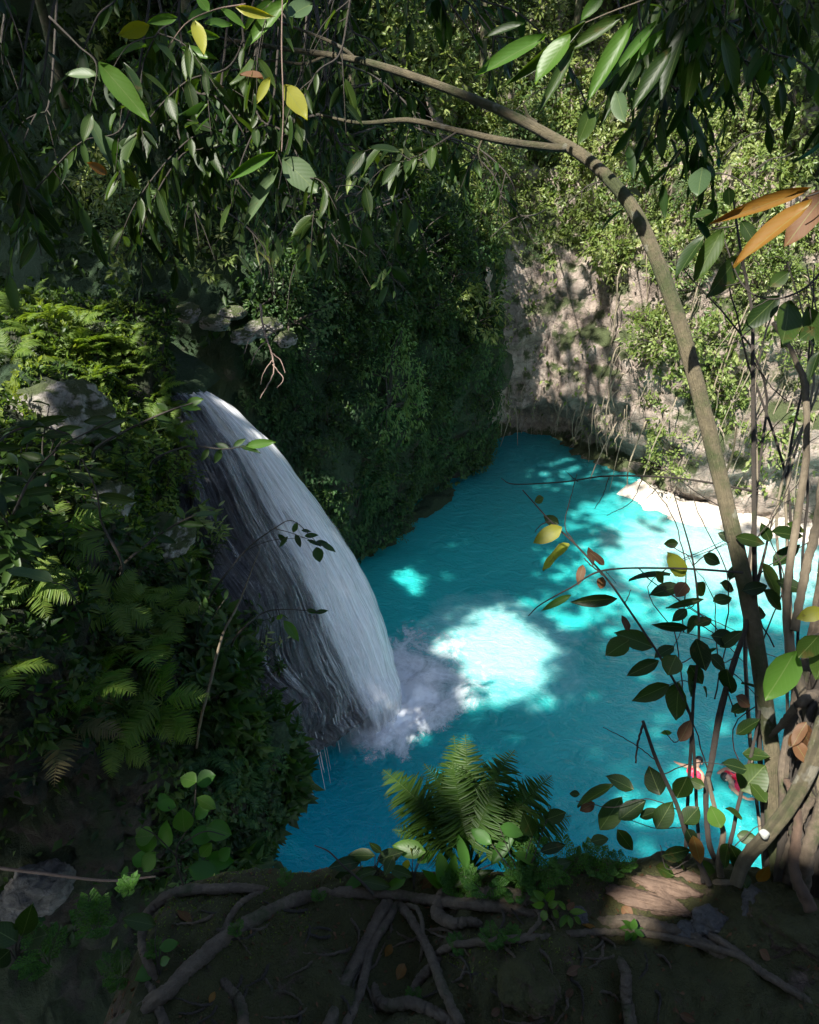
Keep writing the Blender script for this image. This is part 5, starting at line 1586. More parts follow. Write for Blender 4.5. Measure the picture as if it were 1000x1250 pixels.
sapling('dark broken-topped stem with big oval leaves low in front of the turquoise water', [(866, 1080, 2.2), (859, 1064, 2.2), (840, 1025, 2.2), (826, 982, 2.2), (802, 929, 2.2), (785, 880, 2.2)], (10, 9, 8, 7, 6, 5), 'stem_dark',
        [[4.5, (786, 882, 2.2), (779, 902, 2.2), (775, 930, 2.2)], [2, (802, 929, 2.2), (770, 905, 2.2), (735, 886, 2.2)], [2, (830, 990, 2.2), (790, 975, 2.2), (750, 985, 2.2), (705, 978, 2.2)], [2, (835, 1010, 2.2), (800, 1010, 2.2), (770, 1000, 2.2)], [2, (810, 945, 2.2), (850, 930, 2.2), (900, 935, 2.2)], [2, (850, 1045, 2.2), (815, 1060, 2.2), (805, 1030, 2.2)]],
        [(840, 946, 826, 978, 18), (806, 970, 792, 937, 19), (773, 964, 742, 946, 15), (749, 960, 703, 978, 16), (732, 1013, 761, 973, 20), (756, 1001, 787, 975, 17), (753, 1012, 774, 1040, 13), (802, 1011, 820, 980, 18), (782, 998, 804, 988, 10), (836, 1006, 852, 984, 18), (807, 1044, 845, 1040, 15), (826, 1032, 831, 1066, 14), (708, 970, 695, 968, 7), (726, 980, 708, 990, 10, 'leaf_brown'), (800, 1058, 825, 1068, 13), (846, 1020, 856, 1055, 13, 'leaf_orange'), (720, 1028, 745, 1022, 10), (838, 1012, 850, 1032, 12)], 2.2)
sapling('thick dark leaning stem crossing behind the arched trunk', [(880, 1060, 2.3), (866, 1030, 2.3), (862, 968, 2.3), (869, 929, 2.32), (878, 876, 2.35), (893, 819, 2.38), (912, 761, 2.4), (930, 690, 2.46), (944, 630, 2.5)], (10, 9, 9, 10, 11, 10, 8, 5, 2), 'stem_dark',
        [[2, (893, 819, 2.38), (910, 835, 2.36), (925, 850, 2.35)], [2, (900, 800, 2.36), (880, 812, 2.34)]],
        [(888, 816, 890, 849, 19), (900, 897, 925, 876, 14), (907, 921, 939, 921, 15), (905, 835, 930, 838, 12), (893, 870, 915, 858, 11), (880, 790, 905, 770, 12), (898, 850, 918, 862, 12, 'leaf_brown')], 2.33)
sapling('upright dark sapling stem just right of the arched trunk, rising to the top foliage', [(938, 1085, 2.3), (930, 960, 2.4), (925, 860, 2.45), (922, 742, 2.45), (921, 650, 2.45), (920, 550, 2.48), (919, 440, 2.5), (918, 380, 2.52), (905, 310, 2.55), (895, 240, 2.6)], (9, 9, 8.5, 8, 7, 6, 5, 3), 'stem_dark',
        [[2.5, (919, 440, 2.5), (940, 470, 2.5), (962, 490, 2.5)], [2, (920, 550, 2.5), (945, 520, 2.5), (965, 500, 2.5)], [2, (919, 400, 2.5), (890, 420, 2.5), (860, 420, 2.52)], [2, (920, 600, 2.5), (960, 560, 2.5), (1000, 530, 2.5)], [2.5, (921, 660, 2.45), (950, 620, 2.4), (980, 540, 2.4)]],
        [(898, 655, 935, 664, 12), (940, 650, 985, 652, 14), (945, 692, 975, 662, 16), (928, 688, 958, 730, 18), (905, 722, 940, 714, 13), (878, 712, 900, 720, 11), (960, 640, 985, 648, 10), (910, 745, 940, 750, 14), (870, 735, 895, 728, 12), (900, 660, 876, 650, 11), (930, 720, 960, 745, 14), (905, 690, 890, 705, 12), (948, 710, 985, 720, 13), (940, 660, 930, 640, 10)], 2.45)
sapling('forked pale stem with lit bark at the foot of the thin saplings', [(880, 1070, 2.25), (878, 1050, 2.25), (883, 1016, 2.25), (874, 992, 2.25), (864, 948, 2.27)], (12, 10, 9, 8, 6), 'stem_pale',
        [[8, (884, 1055, 2.25), (888, 1045, 2.25), (898, 1006, 2.25), (907, 968, 2.27), (920, 920, 2.3), (931, 867, 2.32)], [3, (888, 1045, 2.2), (905, 1040, 2.2), (912, 1028, 2.2)], [2, (890, 1040, 2.2), (918, 1012, 2.2), (930, 1006, 2.2)]],
        [(880, 1010, 868, 985, 16, 'leaf_near_bright'), (905, 1000, 890, 985, 10), (905, 965, 935, 935, 28), (890, 1030, 880, 1060, 15), (905, 1060, 895, 1035, 15), (925, 1075, 940, 1060, 12, 'leaf_orange'), (910, 940, 885, 930, 14), (900, 1020, 925, 1025, 12), (860, 960, 840, 952, 10), (912, 1085, 900, 1060, 16), (935, 980, 918, 955, 16), (870, 1075, 855, 1050, 16)], 2.22)
sapling('bare grey twig reaching left across the far edge of the pool', [(925, 600, 2.5), (912, 598, 2.5), (830, 584, 2.5), (744, 581, 2.5), (690, 588, 2.5), (629, 591, 2.5), (612, 584, 2.5)], (4, 4, 3.4, 2.8, 2.4, 1.8, 1.2), 'stem_dark',
        [[1.6, (744, 581, 2.5), (735, 605, 2.5), (725, 620, 2.5)], [1.6, (785, 582, 2.5), (770, 612, 2.5), (740, 628, 2.5)], [1.6, (830, 584, 2.5), (800, 570, 2.5), (760, 560, 2.5)], [2, (890, 625, 2.5), (850, 600, 2.5), (815, 572, 2.5), (790, 560, 2.5)], [1.6, (706, 588, 2.5), (690, 575, 2.5)]], [], 2.5, 'bare_twig', 'twig')
sapling('thin horizontal twig with ragged leaves above the brightest water', [(907, 699, 2.3), (830, 694, 2.3), (739, 696, 2.3), (696, 718, 2.3), (660, 738, 2.3), (645, 752, 2.3)], (4, 3.5, 3, 2.6, 2, 1.5), 'stem_dark',
        [[2, (780, 694, 2.3), (800, 712, 2.3), (860, 750, 2.3), (900, 770, 2.3)], [1.5, (739, 696, 2.3), (752, 712, 2.3)]],
        [(697, 727, 662, 744, 7, 'leaf_near_bright'), (753, 730, 698, 737, 12), (800, 698, 812, 712, 9), (838, 712, 826, 726, 14, 'leaf_brown')], 2.3, 'bare_twig', 'twig')
sapling('single large lit leaf on a drooping stalk before the root mass at the right', [(1018, 735, 2.4), (1010, 765, 2.0), (990, 778, 1.9), (972, 792, 1.9)], (3, 3, 2.5, 2), 'stem_dark', [], [(971, 794, 937, 858, 28, 'leaf_near_bright'), (1000, 775, 975, 805, 20, 'leaf_near'), (1005, 745, 975, 755, 14, 'leaf_yellow'), (1010, 790, 992, 830, 22)], 1.9, 'leafy_stalk', 'branch')
sapling('drooping stalk with large rusty orange leaves at the right edge near the top', [(1052, 190, 2.55), (1032, 212, 1.95), (1005, 232, 1.9), (985, 240, 1.9)], (5, 4, 3, 3), 'stem_dark', [],
        [(985, 233, 875, 266, 13, 'leaf_orange'), (990, 250, 897, 311, 19, 'leaf_orange'), (1010, 235, 962, 288, 26, 'leaf_brown')], 1.9, 'leafy_stalk', 'branch')
sapling('twig with mottled hanging oval leaves at the right edge under the orange leaves', [(1046, 280, 2.5), (1022, 305, 2.25), (985, 350, 2.2), (940, 365, 2.2), (905, 345, 2.25), (880, 280, 2.3)], (4, 4, 3.5, 3, 2.5, 2), 'stem_dark', [[2, (940, 365, 2.2), (910, 380, 2.2)], [2, (905, 345, 2.25), (875, 350, 2.3)], [2, (985, 350, 2.2), (990, 390, 2.2)]],
        [(900, 312, 871, 363, 23), (860, 290, 822, 332, 16), (882, 280, 848, 342, 18), (950, 362, 910, 402, 19), (962, 368, 963, 420, 29), (985, 375, 1000, 420, 18), (995, 400, 975, 415, 14), (890, 228, 890, 252, 11), (905, 270, 925, 300, 12), (858, 205, 850, 238, 22, 'leaf_near_grey'), (870, 260, 845, 262, 10), (940, 350, 965, 330, 13), (1000, 430, 985, 462, 10)], 2.25, 'leafy_stalk', 'branch')
for i in range(9):
    x = random.uniform(830, 960); y0 = random.uniform(620, 880)
    o = ptube('dry_twig', 'stem_dark', [(x, y0 + 150, 2.5), (x + random.uniform(-30, 30), y0 + 70, 2.5), (x + random.uniform(-70, 70), y0, 2.5), (x + random.uniform(-100, 100), y0 - 50, 2.5)], (2.5, 2, 1.5, 1), None, 5, 20, .1, jit=.004, seed=i)
    tag(o, 'thin bare dark twig among the leaves before the pool at the right', 'twig', 'bare twigs before the pool')
for i in range(7):
    x = random.uniform(900, 1000)
    o = ptube('thin_stem', 'vine' if i % 2 else 'stem_dark', [(x * .5 + 480, 1085, 2.4), (x, 800, 2.6), (x + random.uniform(-20, 20), 600, 2.75), (x + random.uniform(-50, 50), 450, 2.9), (x + random.uniform(-80, 60), 320, 3.0)], (5, 4.5, 4, 2), None, 6, 26, .1, jit=.004, seed=i + 40)
    tag(o, 'thin %s stem rising before the sunny cliff right of the arched trunk' % ('pale' if i % 2 else 'dark'), 'stem', 'thin stems at the right')
#==PART7
# ------------------------------------------------------------------ branches that hang into the picture at the top
t = thing('hanging_sprig', 'hanging vine sprig with three long leaves, one broad and pale, in the upper left', 'branch', tuple(at(345, -10, 2.5)))
ptube('twig', 'dry_twig', [(345, -10, 2.5), (344, 60, 2.5), (346, 130, 2.5), (344, 185, 2.5)], (2.5, 2.5, 2, 2), t, 5, 30)
for a in [(337, 186, 275, 219, 14, 'leaf_near_bright'), (341, 206, 293, 275, 16, 'leaf_near_grey'), (346, 195, 389, 233, 33, 'leaf_near_grey'), (347, 105, 375, 141, 25, 'leaf_yellow'), (322, 97, 290, 84, 13, 'leaf_brown'), (352, 22, 382, -2, 24, 'leaf_near_grey'), (352, 0, 297, 52, 19, 'leaf_near_bright'), (330, 95, 312, 125, 12, 'leaf_yellow')]:
    hleaf(*a[:5], 2.5 + random.uniform(-.08, .08), random.uniform(-.08, .08), a[5], t)
t = thing('hanging_sprig', 'sprig with one big glossy lit leaf and pale drooping leaves at the upper left', 'branch', tuple(at(60, 20, 2.4)))
ptube('twig', 'stem_dark', [(60, 20, 2.4), (95, 55, 2.4), (118, 80, 2.4), (110, 130, 2.45)], (4, 3, 2.5, 2), t, 5, 24)
for a in [(122, 78, 180, 143, 28, 'leaf_near_bright'), (120, 93, 77, 86, 15, 'leaf_near_grey'), (107, 141, 139, 203, 14, 'leaf_near_grey'), (112, 140, 100, 170, 14, 'leaf_near'), (150, 80, 176, 112, 16, 'leaf_near'), (130, 212, 108, 198, 12, 'leaf_orange')]:
    hleaf(*a[:5], 2.42 + random.uniform(-.06, .06), random.uniform(-.08, .08), a[5], t)
t = thing('hanging_sprig', 'spray of yellow-green leaves catching the sun along the top edge left of the middle', 'branch', tuple(at(300, 10, 2.6)))
ptube('twig', 'dry_twig', [(300, 5, 2.6), (262, 12, 2.6), (228, 28, 2.6), (205, 58, 2.6)], (3, 2.5, 2, 1.5), t, 5, 24)
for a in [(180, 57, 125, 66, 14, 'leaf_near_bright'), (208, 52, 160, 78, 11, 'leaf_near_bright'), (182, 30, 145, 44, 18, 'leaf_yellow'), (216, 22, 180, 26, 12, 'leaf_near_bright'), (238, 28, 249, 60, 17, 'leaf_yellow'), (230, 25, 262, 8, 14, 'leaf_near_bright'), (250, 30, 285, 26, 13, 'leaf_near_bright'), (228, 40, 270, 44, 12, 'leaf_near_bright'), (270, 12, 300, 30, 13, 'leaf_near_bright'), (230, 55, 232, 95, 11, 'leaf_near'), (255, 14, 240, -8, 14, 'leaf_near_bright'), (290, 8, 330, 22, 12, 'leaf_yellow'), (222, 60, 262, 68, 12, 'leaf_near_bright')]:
    hleaf(*a[:5], 2.6 + random.uniform(-.1, .1), random.uniform(-.06, .06), a[5], t)
t = thing('hanging_sprig', 'branch with long glowing green blade leaves at the top edge right of the middle', 'branch', tuple(at(800, -10, 2.3)))
ptube('twig', 'stem_pale', [(815, -15, 2.3), (785, 0, 2.3), (745, 15, 2.3), (705, 32, 2.3)], (4, 3, 2.5, 2), t, 5, 24)
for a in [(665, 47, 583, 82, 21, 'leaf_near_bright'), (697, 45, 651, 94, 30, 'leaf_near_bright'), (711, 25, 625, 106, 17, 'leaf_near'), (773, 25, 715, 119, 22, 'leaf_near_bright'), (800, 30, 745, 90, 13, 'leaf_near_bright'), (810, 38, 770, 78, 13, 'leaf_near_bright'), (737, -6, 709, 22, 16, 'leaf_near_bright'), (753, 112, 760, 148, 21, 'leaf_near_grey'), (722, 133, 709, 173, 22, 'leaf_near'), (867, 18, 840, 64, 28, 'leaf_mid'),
          (826, 48, 816, 88, 13, 'leaf_yellow'), (780, 50, 735, 150, 18, 'leaf_near'), (760, 20, 690, 60, 16, 'leaf_near'), (840, 30, 800, 120, 22, 'leaf_near'), (820, 60, 770, 130, 20, 'leaf_near'), (850, 70, 835, 130, 22, 'leaf_near'), (880, 40, 905, 110, 24, 'leaf_near'), (700, 60, 660, 130, 14, 'leaf_near'), (640, 30, 590, 40, 12, 'leaf_near')]:
    hleaf(*a[:5], 2.3 + random.uniform(-.1, .1), random.uniform(-.08, .08), a[5], t)

def hang_label(x, y, d, mt, k):
    v = 'in the darkness at the top left' if x < 200 else 'hanging before the dark slope left of the middle' if x < 420 else 'below the arched trunk' if x < 640 and y > 90 else 'at the top edge near the middle' if x < 640 else 'beside the glowing blade leaves' if x < 800 else 'in the dark upper right corner'
    return ('near ' if d < 3 else 'farther ' if d > 5 else '') + ('dark ' if mt == 'leaf_near' else 'green ') + 'leafy branch ' + v
BR = []
for k in range(60):
    u = random.random()
    if k < 34:   # upper left
        x, y, d = random.uniform(-60, 430), random.uniform(-60, 190), random.choice((2.7, 3.3, 4.0, 5.0, 6.5))
    elif k < 42:    # middle top
        x, y, d = random.uniform(430, 640), random.uniform(-80, 0), random.choice((3.6, 4.5, 6.0))
    else:           # upper right
        x, y, d = random.uniform(760, 1070), random.uniform(-90, 60 if k % 3 else 150), random.choice((2.5, 2.9, 3.4, 4.5))
    BR.append((x, y, d))
for k, (x, y, d) in enumerate(BR):
    ln = random.uniform(90, 190) * (3.2 / d) ** 0.4
    a = random.uniform(0.3, 1.25) * (1 if random.random() < .5 else -1)
    pts = [(x, y, d), (x + math.sin(a) * ln * .4, y + ln * .15, d - .1), (x + math.sin(a) * ln * .8, y + ln * .55, d - .12), (x + math.sin(a) * ln, y + ln * .95, d)]
    if y > -30: pts = [(x - (pts[1][0] - x) * .8 + random.uniform(-30, 30), -90, d), (x - (pts[1][0] - x) * .5, (y - 90) * .5, d)] + pts
    mt = random.choice(('leaf_near', 'leaf_near', 'leaf_mid'))
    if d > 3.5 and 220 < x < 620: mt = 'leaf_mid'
    t = thing('leafy_branch', hang_label(x, y, d, mt, k), 'branch', tuple(at(*pts[0])), 'leafy branches hanging at the top')
    spray(pts, 3.5, 21, random.uniform(.095, .16) * (1 if d < 4 else 1.15), mt, t, 500 + k, random.uniform(.5, .9), random.uniform(.26, .40), 'stem_dark', 4)
# mid-distance branches that hang over the dark slope, with some sun on them
for k in range(26):
    x, y, d = random.uniform(180, 560), random.uniform(60, 250), random.uniform(8, 13)
    ln = random.uniform(60, 130)
    s_ = random.choice((-1, 1))
    pts = [(x, y, d), (x + s_ * ln * .5, y + ln * .2, d - .3), (x + s_ * ln * .9, y + ln * .6, d - .3), (x + s_ * ln, y + ln * 1.1, d)]
    hp = hit(x - s_ * 12, y - 6)[0]
    pts = [(x - s_ * 12, y - 6, min(d + 8, (hp - CAM).dot(FW) + .1))] + pts
    t = thing('leafy_branch', 'distant leafy branch drooping over the dark ' + ('stream head' if x < 330 else 'mossy wall' if x < 470 else 'gap by the far corner'), 'branch', tuple(at(*pts[0])), 'branches drooping over the dark slope')
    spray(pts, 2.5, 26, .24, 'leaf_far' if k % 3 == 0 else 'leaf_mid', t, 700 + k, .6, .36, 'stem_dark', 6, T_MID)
for k in range(9):
    x, y, d = random.uniform(640, 1000), random.uniform(80, 300), random.uniform(14, 18)
    ln = random.uniform(40, 70); s_ = random.choice((-1, 1))
    pts = [(x, y, d), (x + s_ * ln * .5, y + ln * .1, d), (x + s_ * ln, y + ln * .5, d)]
    hp = hit(x - s_ * 12, y - 6)[0]
    pts = [(x - s_ * 12, y - 6, (hp - CAM).dot(FW) + .1)] + pts
    t = thing('leafy_branch', 'loose green branch before the sunny slope ' + ('left' if x < 740 else 'right') + ' of the arched trunk', 'branch', tuple(at(*pts[0])), 'branches before the sunny slope')
    spray(pts, 2.2, 18, .17, 'leaf_far', t, 800 + k, .5, .38, 'stem_dark', 4, T_MID)
#==PART8
# ------------------------------------------------------------------ the ledge: roots, rotten wood, plants, fallen leaves
def on_ledge(px, py):
    p, n = hit(px, py, BVL)
    if p is None:
        p, n = atz(px, py, 8.75), Vector((0, 0, 1))
    return p, n
def root(label, pts, w, mat='root', sink=0.30, sides=14, lump=.30, lift=0.0):
    Q = []; rr = []
    w = np.interp(np.linspace(0, 1, len(pts)), np.linspace(0, 1, len(w)), w)
    for (x, y), wd in zip(pts, w):
        p, n = on_ledge(x, y)
        dd = (p - CAM).dot(FW)
        r_ = wd * 0.5 * dd / F_PX
        Q.append(p + n * (r_ * (1 - 2 * sink) + lift)); rr.append(r_)
    for e_ in (0, -1):
        if pts[e_][1] < 1245: Q[e_] = Q[e_] - Vector((0, 0, rr[e_] * 2.2 + lift))
    o = tube_mesh('tree_root', M[mat], Q, rr, sides, len(pts) * 14, lump, None, 0.0018, int(pts[0][0]))
    return tag(o, label, 'root')
root('thickest root, winding diagonally up the mossy hump at the left of the ledge', [(140, 1258), (200, 1217), (250, 1168), (300, 1132), (350, 1106), (385, 1092), (430, 1088), (480, 1090)], (22, 20, 19, 18, 16, 14, 13, 10))
root('crooked mossy root along the left rim of the ledge', [(195, 1200), (178, 1165), (176, 1130), (190, 1108), (225, 1092), (290, 1087), (330, 1084)], (9, 11, 12, 12, 13, 11, 8), 'root')
root('thin mossy root climbing the left hump', [(262, 1152), (280, 1120), (300, 1098), (318, 1086)], (8, 8, 7, 6))
root('straight root running down from the knot beside the two orange leaves', [(400, 1258), (422, 1195), (446, 1145), (466, 1105), (478, 1090)], (15, 15, 14, 14, 12), lift=.004)
root('wavy root right of the straight one, left of the orange leaves', [(418, 1258), (436, 1212), (452, 1165), (474, 1120), (486, 1092)], (12, 11, 10, 10, 9), lift=.01)
root('root from the knot running down right of the orange leaves', [(484, 1092), (500, 1118), (516, 1142), (532, 1170), (545, 1210), (562, 1260)], (11, 10, 10, 11, 12, 12), lift=.012)
root('thin pale rootlet parallel to the root right of the orange leaves', [(496, 1098), (508, 1112), (516, 1130), (520, 1160), (518, 1175)], (6, 5, 5, 4, 3), 'stem_pale', lift=.02)
root('short upright knee root at the back of the ledge', [(545, 1082), (543, 1102), (540, 1118), (556, 1132), (575, 1130), (592, 1128)], (15, 16, 15, 13, 10, 7), lift=.012)
root('long horizontal root across the back of the ledge', [(420, 1090), (470, 1094), (520, 1100), (570, 1108), (620, 1114), (665, 1118)], (9, 11, 12, 13, 13, 9), lift=.006)
root('broad pale root lying behind the knee root', [(555, 1102), (590, 1098), (630, 1098), (660, 1104)], (20, 22, 20, 14))
root('long thin root arching right across the front hump', [(526, 1172), (545, 1160), (590, 1152), (640, 1146), (700, 1140), (770, 1140), (840, 1150), (900, 1166), (950, 1190)], (8, 9, 9, 9, 8, 8, 8, 7, 6), lift=.006)
root('knotted root curving round the hollow below the orange leaves', [(455, 1192), (462, 1222), (478, 1234), (510, 1233), (540, 1242), (565, 1262)], (9, 12, 14, 14, 13, 13), lift=.01)
root('short slanting root between the knot and the front hollow', [(502, 1222), (516, 1200), (532, 1184), (545, 1160)], (10, 11, 11, 9), lift=.012)
root('dark root going straight down in the front right', [(756, 1165), (764, 1190), (766, 1220), (772, 1262)], (10, 13, 14, 16))
root('faint root sloping down through the shade at the front right', [(850, 1125), (885, 1152), (925, 1185), (970, 1212), (1010, 1235)], (9, 10, 10, 9, 8))
root('mossy log-like root at the back right below the lit wood', [(720, 1122), (770, 1128), (820, 1136), (870, 1158), (920, 1190)], (14, 16, 15, 13, 10))
root('small forked root at the far left below the mossy rim', [(205, 1262), (196, 1235), (188, 1210), (172, 1190)], (12, 11, 9, 7))
root('root stub pointing down beside the thickest root', [(300, 1262), (292, 1225), (276, 1205), (268, 1190)], (14, 13, 11, 9))
root('curled rootlet at the back of the ledge beside the herbs', [(636, 1150), (650, 1138), (662, 1126), (658, 1116), (645, 1118)], (5, 5, 5, 4, 3), lift=.01)
for i in range(60):
    x = random.uniform(220, 800); y = random.uniform(1095, 1240)
    a = random.uniform(0, 3.1)
    root('thin dark rootlet threading between the larger roots on the ledge', [(x, y), (x + math.cos(a) * 25, y + math.sin(a) * 25), (x + math.cos(a + .4) * 60, y + math.sin(a + .4) * 55)], (random.uniform(3, 6), 3, 1.5), random.choice(('root', 'stem_dark')), lift=.004)['group'] = 'thin rootlets on the ledge'
# lit rotten wood and stones at the back right
for i, (x0, y0, x1, y1, w, lab) in enumerate([(745, 1092, 835, 1112, 26, 'broad slab of rotten reddish wood lit at the back right of the ledge'), (775, 1076, 850, 1094, 20, 'splintered lit plank of wood behind the broad slab'), (800, 1088, 842, 1120, 12, 'narrow split of rotten wood lying across the slab'),
                                              (815, 1062, 862, 1078, 12, 'orange-brown chunk of wood on the rim right of the leafy clump'), (850, 1078, 905, 1078, 7, 'thin straight stick lying on the rim below the sapling stems')]):
    a, n = on_ledge(x0, y0); b, n2 = on_ledge(x1, y1)
    dd = (a - CAM).dot(FW); r_ = w * .5 * dd / F_PX
    v = b - a
    o = boulder('rotten_wood', lab, (a + b) / 2 + Vector((0, 0, r_ * .3)), (v.length * .55, r_ * 1.05, r_ * .6), 40.3 + i * 7, 'wood' if i != 4 else 'stem_pale', 0, None, 0)
    o.rotation_euler = (random.uniform(-.2, .2), -math.atan2(v.z, math.hypot(v.x, v.y)), math.atan2(v.y, v.x))
    tag(o, lab, 'wood')
for i, (x, y, s, lab) in enumerate([(970, 1130, .12, 'cracked greyish rock at the right end of the ledge'), (930, 1105, .06, 'small dark stone below the leaning root'), (640, 1190, .085, 'mossy rounded rock in the front middle of the ledge'), (870, 1125, .05, 'small pale stone behind the sloping root'), (840, 1140, .035, 'tiny brown stone by the lit patch'), (705, 1118, .03, 'small brownish stone left of the rotten slab')]):
    p, n = on_ledge(x, y)
    boulder('ledge_rock', lab, p, (s * 1.3, s, s * .6), x * .013, 'ledge' if s > .07 else 'grey_rock', i, None, .35)

# big fern in the middle of the rim
bp, bn = on_ledge(575, 1082)
bp = bp + Vector((0, .06, -.02))
t = thing('fern', 'large dark fern with upright feathery fronds against the turquoise water, mid foreground', 'fern', tuple(bp))
tips = [(462, 945, .10), (480, 975, .05), (532, 902, .10), (590, 898, .05), (560, 925, -.05), (628, 915, .12), (672, 945, .05), (690, 985, .1), (665, 1012, 0), (480, 1010, 0), (610, 950, -.1), (660, 970, .15), (510, 940, -.05)]
dpt = (bp - CAM).dot(FW)
for k, (x, y, dz) in enumerate(tips):
    tp = at(x, y, dpt + dz)
    v = tp - bp
    L = v.length
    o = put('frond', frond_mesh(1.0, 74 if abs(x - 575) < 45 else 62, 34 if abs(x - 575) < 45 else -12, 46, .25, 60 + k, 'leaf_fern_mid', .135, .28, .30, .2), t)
    me = o.data
    end = np.array(me.vertices[26 * 5 + 1].co)        # tip of the rachis
    e = Vector(end)
    vh = Vector((v.x, v.y, 0)); hl = math.hypot(v.x, v.y)
    ang = math.atan2(v.z, hl) - math.atan2(e.z, e.x)
    o.rotation_euler = (random.uniform(-.2, .2), -ang, math.atan2(v.y, v.x))
    s = L / e.length
    o.scale = (s, s, s)

def herb_mesh(seed, n=6, h=1.0, mat='leaf_herb'):
    """soft ferny herb: stems with twice-cut leaves"""
    r0 = np.random.default_rng(seed)
    mb = MB()
    for k in range(n):
        a = r0.uniform(0, 6.28); tip = np.array((math.cos(a) * .55, math.sin(a) * .55, r0.uniform(.5, 1))) * h
        S_ = catmull([(0, 0, 0), tip * (.35, .35, .6), tip], 12)
        add_tube(mb, S_, np.linspace(.014, .005, 12), 4, tint=.8)
        for i in range(3, 12):
            for sg in (-1, 1):
                tg = S_[i] - S_[i - 1]; tg /= np.linalg.norm(tg)
                sd = np.cross(tg, (0, 0, 1.0)); sd /= np.linalg.norm(sd)
                ax = sd * sg + tg * .7
                m = 5
                q = np.linspace(.15, 1, m)[:, None]
                ll = .34 * (1 - abs(i - 6) / 9) * h
                B = S_[i] + ax / np.linalg.norm(ax) * ll * q
                AA = np.concatenate([np.tile(ax + tg * 1.2, (m, 1)), np.tile(ax - tg * .6, (m, 1)), ax[None]])
                BB = np.concatenate([B, B, B[-1:]])
                add_leaves(mb, BB, AA + r0.normal(size=AA.shape) * .15, np.tile((0, 0, 1.0), (len(BB), 1)) + r0.normal(size=BB.shape) * .3, .095 * h, .036 * h, T_LO, r0.random(len(BB)))
    return mb.mesh('foliage', M[mat])
HB = [herb_mesh(1, 5), herb_mesh(2, 4), herb_mesh(3, 5)]
for i, (x, y, s, lab) in enumerate([(560, 1092, .12, 'fine-leaved bright herb below the big fern, left one'), (590, 1095, .15, 'fine-leaved bright herb in the middle below the big fern'), (625, 1090, .14, 'fine-leaved herb right below the big fern'), (655, 1085, .15, 'ferny herb between the big fern and the rotten wood'), (690, 1075, .15, 'ferny herb growing left of the lit wood'), (725, 1068, .14, 'ferny herb right at the rim by the sapling leaves'),
                                    (755, 1066, .10, 'small ferny herb touching the rotten wood'), (558, 1160, .07, 'tiny ferny herb sprouting in front of the knee root'), (600, 1152, .08, 'tiny ferny herb on the long thin root'), (622, 1150, .07, 'tiny ferny herb beside the curled rootlet'), (505, 1222, .05, 'tiny green herb in the root hollow'), (390, 1100, .05, 'tiny moss herb on the left hump'), (290, 1140, .05, 'tiny bright herb beside the thickest root'), (350, 1080, .06, 'small bright herb at the left rim by the water'),
                                    (120, 1140, .15, 'dark feathery herb in the lower left corner'), (160, 1090, .08, 'feathery herb left of the crooked mossy root'), (60, 1180, .16, 'large dim feathery herb at the left bottom edge'), (190, 1165, .06, 'tiny dim herb inside the crooked root bend'), (640, 1070, .16, 'upright soft herb behind the small star plant'), (150, 1200, .12, 'dim herb low at the left bottom')]):
    p, n = on_ledge(x, y)
    t = thing('herb', lab, 'plant', tuple(p))
    put('foliage', HB[i % 3], t)
    s *= .78
    t.scale = (s, s, s * random.uniform(.9, 1.25)); t.rotation_euler = (0, 0, random.uniform(0, 6))
def rosette(name, label, x, y, leaves, w=2, mat='leaf_herb', stems=True, dd=0.0, tm=T_HI):
    p, n = on_ledge(x, y)
    t = thing(name, label, 'plant', tuple(p))
    d = (p - CAM).dot(FW) + dd
    for lf in leaves:
        m = lf[5] if len(lf) > 5 else mat
        dl = d + random.uniform(-.05, .03)
        hleaf(lf[0], lf[1], lf[2], lf[3], lf[4], dl, random.uniform(-.05, .02), m, t, tm, jit=.35)
        if stems:
            ptube('stalk', 'stem_dark', [(x, y, d), ((x + lf[0]) / 2 + random.uniform(-4, 4), (y + lf[1]) / 2 - 3, d - .01), (lf[0], lf[1], dl)], (w, w * .7), t, 5, 10)
    return t
rosette('leafy_plant', 'dark broad-leaved plant on the rim left of the big fern', 450, 1085, [(440, 1052, 402, 1058, 17, 'leaf_near'), (458, 1045, 424, 1042, 16, 'leaf_near'), (462, 1050, 490, 1040, 18, 'leaf_near'), (440, 1075, 478, 1082, 16, 'leaf_near'), (460, 1062, 430, 1072, 15, 'leaf_near'), (475, 1060, 505, 1070, 15, 'leaf_near'), (465, 1040, 452, 1030, 9, 'leaf_near'), (480, 1045, 470, 1068, 14, 'leaf_near'), (430, 1066, 405, 1078, 15, 'leaf_near'), (496, 1070, 470, 1088, 13), (445, 1070, 420, 1084, 14)])
ptube('broken_twig', 'stem_dark', [(456, 1092, 2.2), (440, 1075, 2.2), (420, 1058, 2.2), (402, 1040, 2.2), (384, 1032, 2.2)], (5, 4, 3, 2.5, 1.5), None, 6)
tag(bpy.data.objects['broken_twig'], 'dark broken twig sticking out over the water left of the dark broad-leaved plant', 'twig')
rosette('leafy_plant', 'small plant with two pale yellow-green leaves left of the big fern', 505, 1085, [(504, 1046, 503, 1036, 11, 'leaf_yellow'), (500, 1056, 492, 1055, 11, 'leaf_yellow'), (520, 1040, 478, 1032, 22, 'leaf_near_bright'), (510, 1052, 530, 1040, 12, 'leaf_herb')])
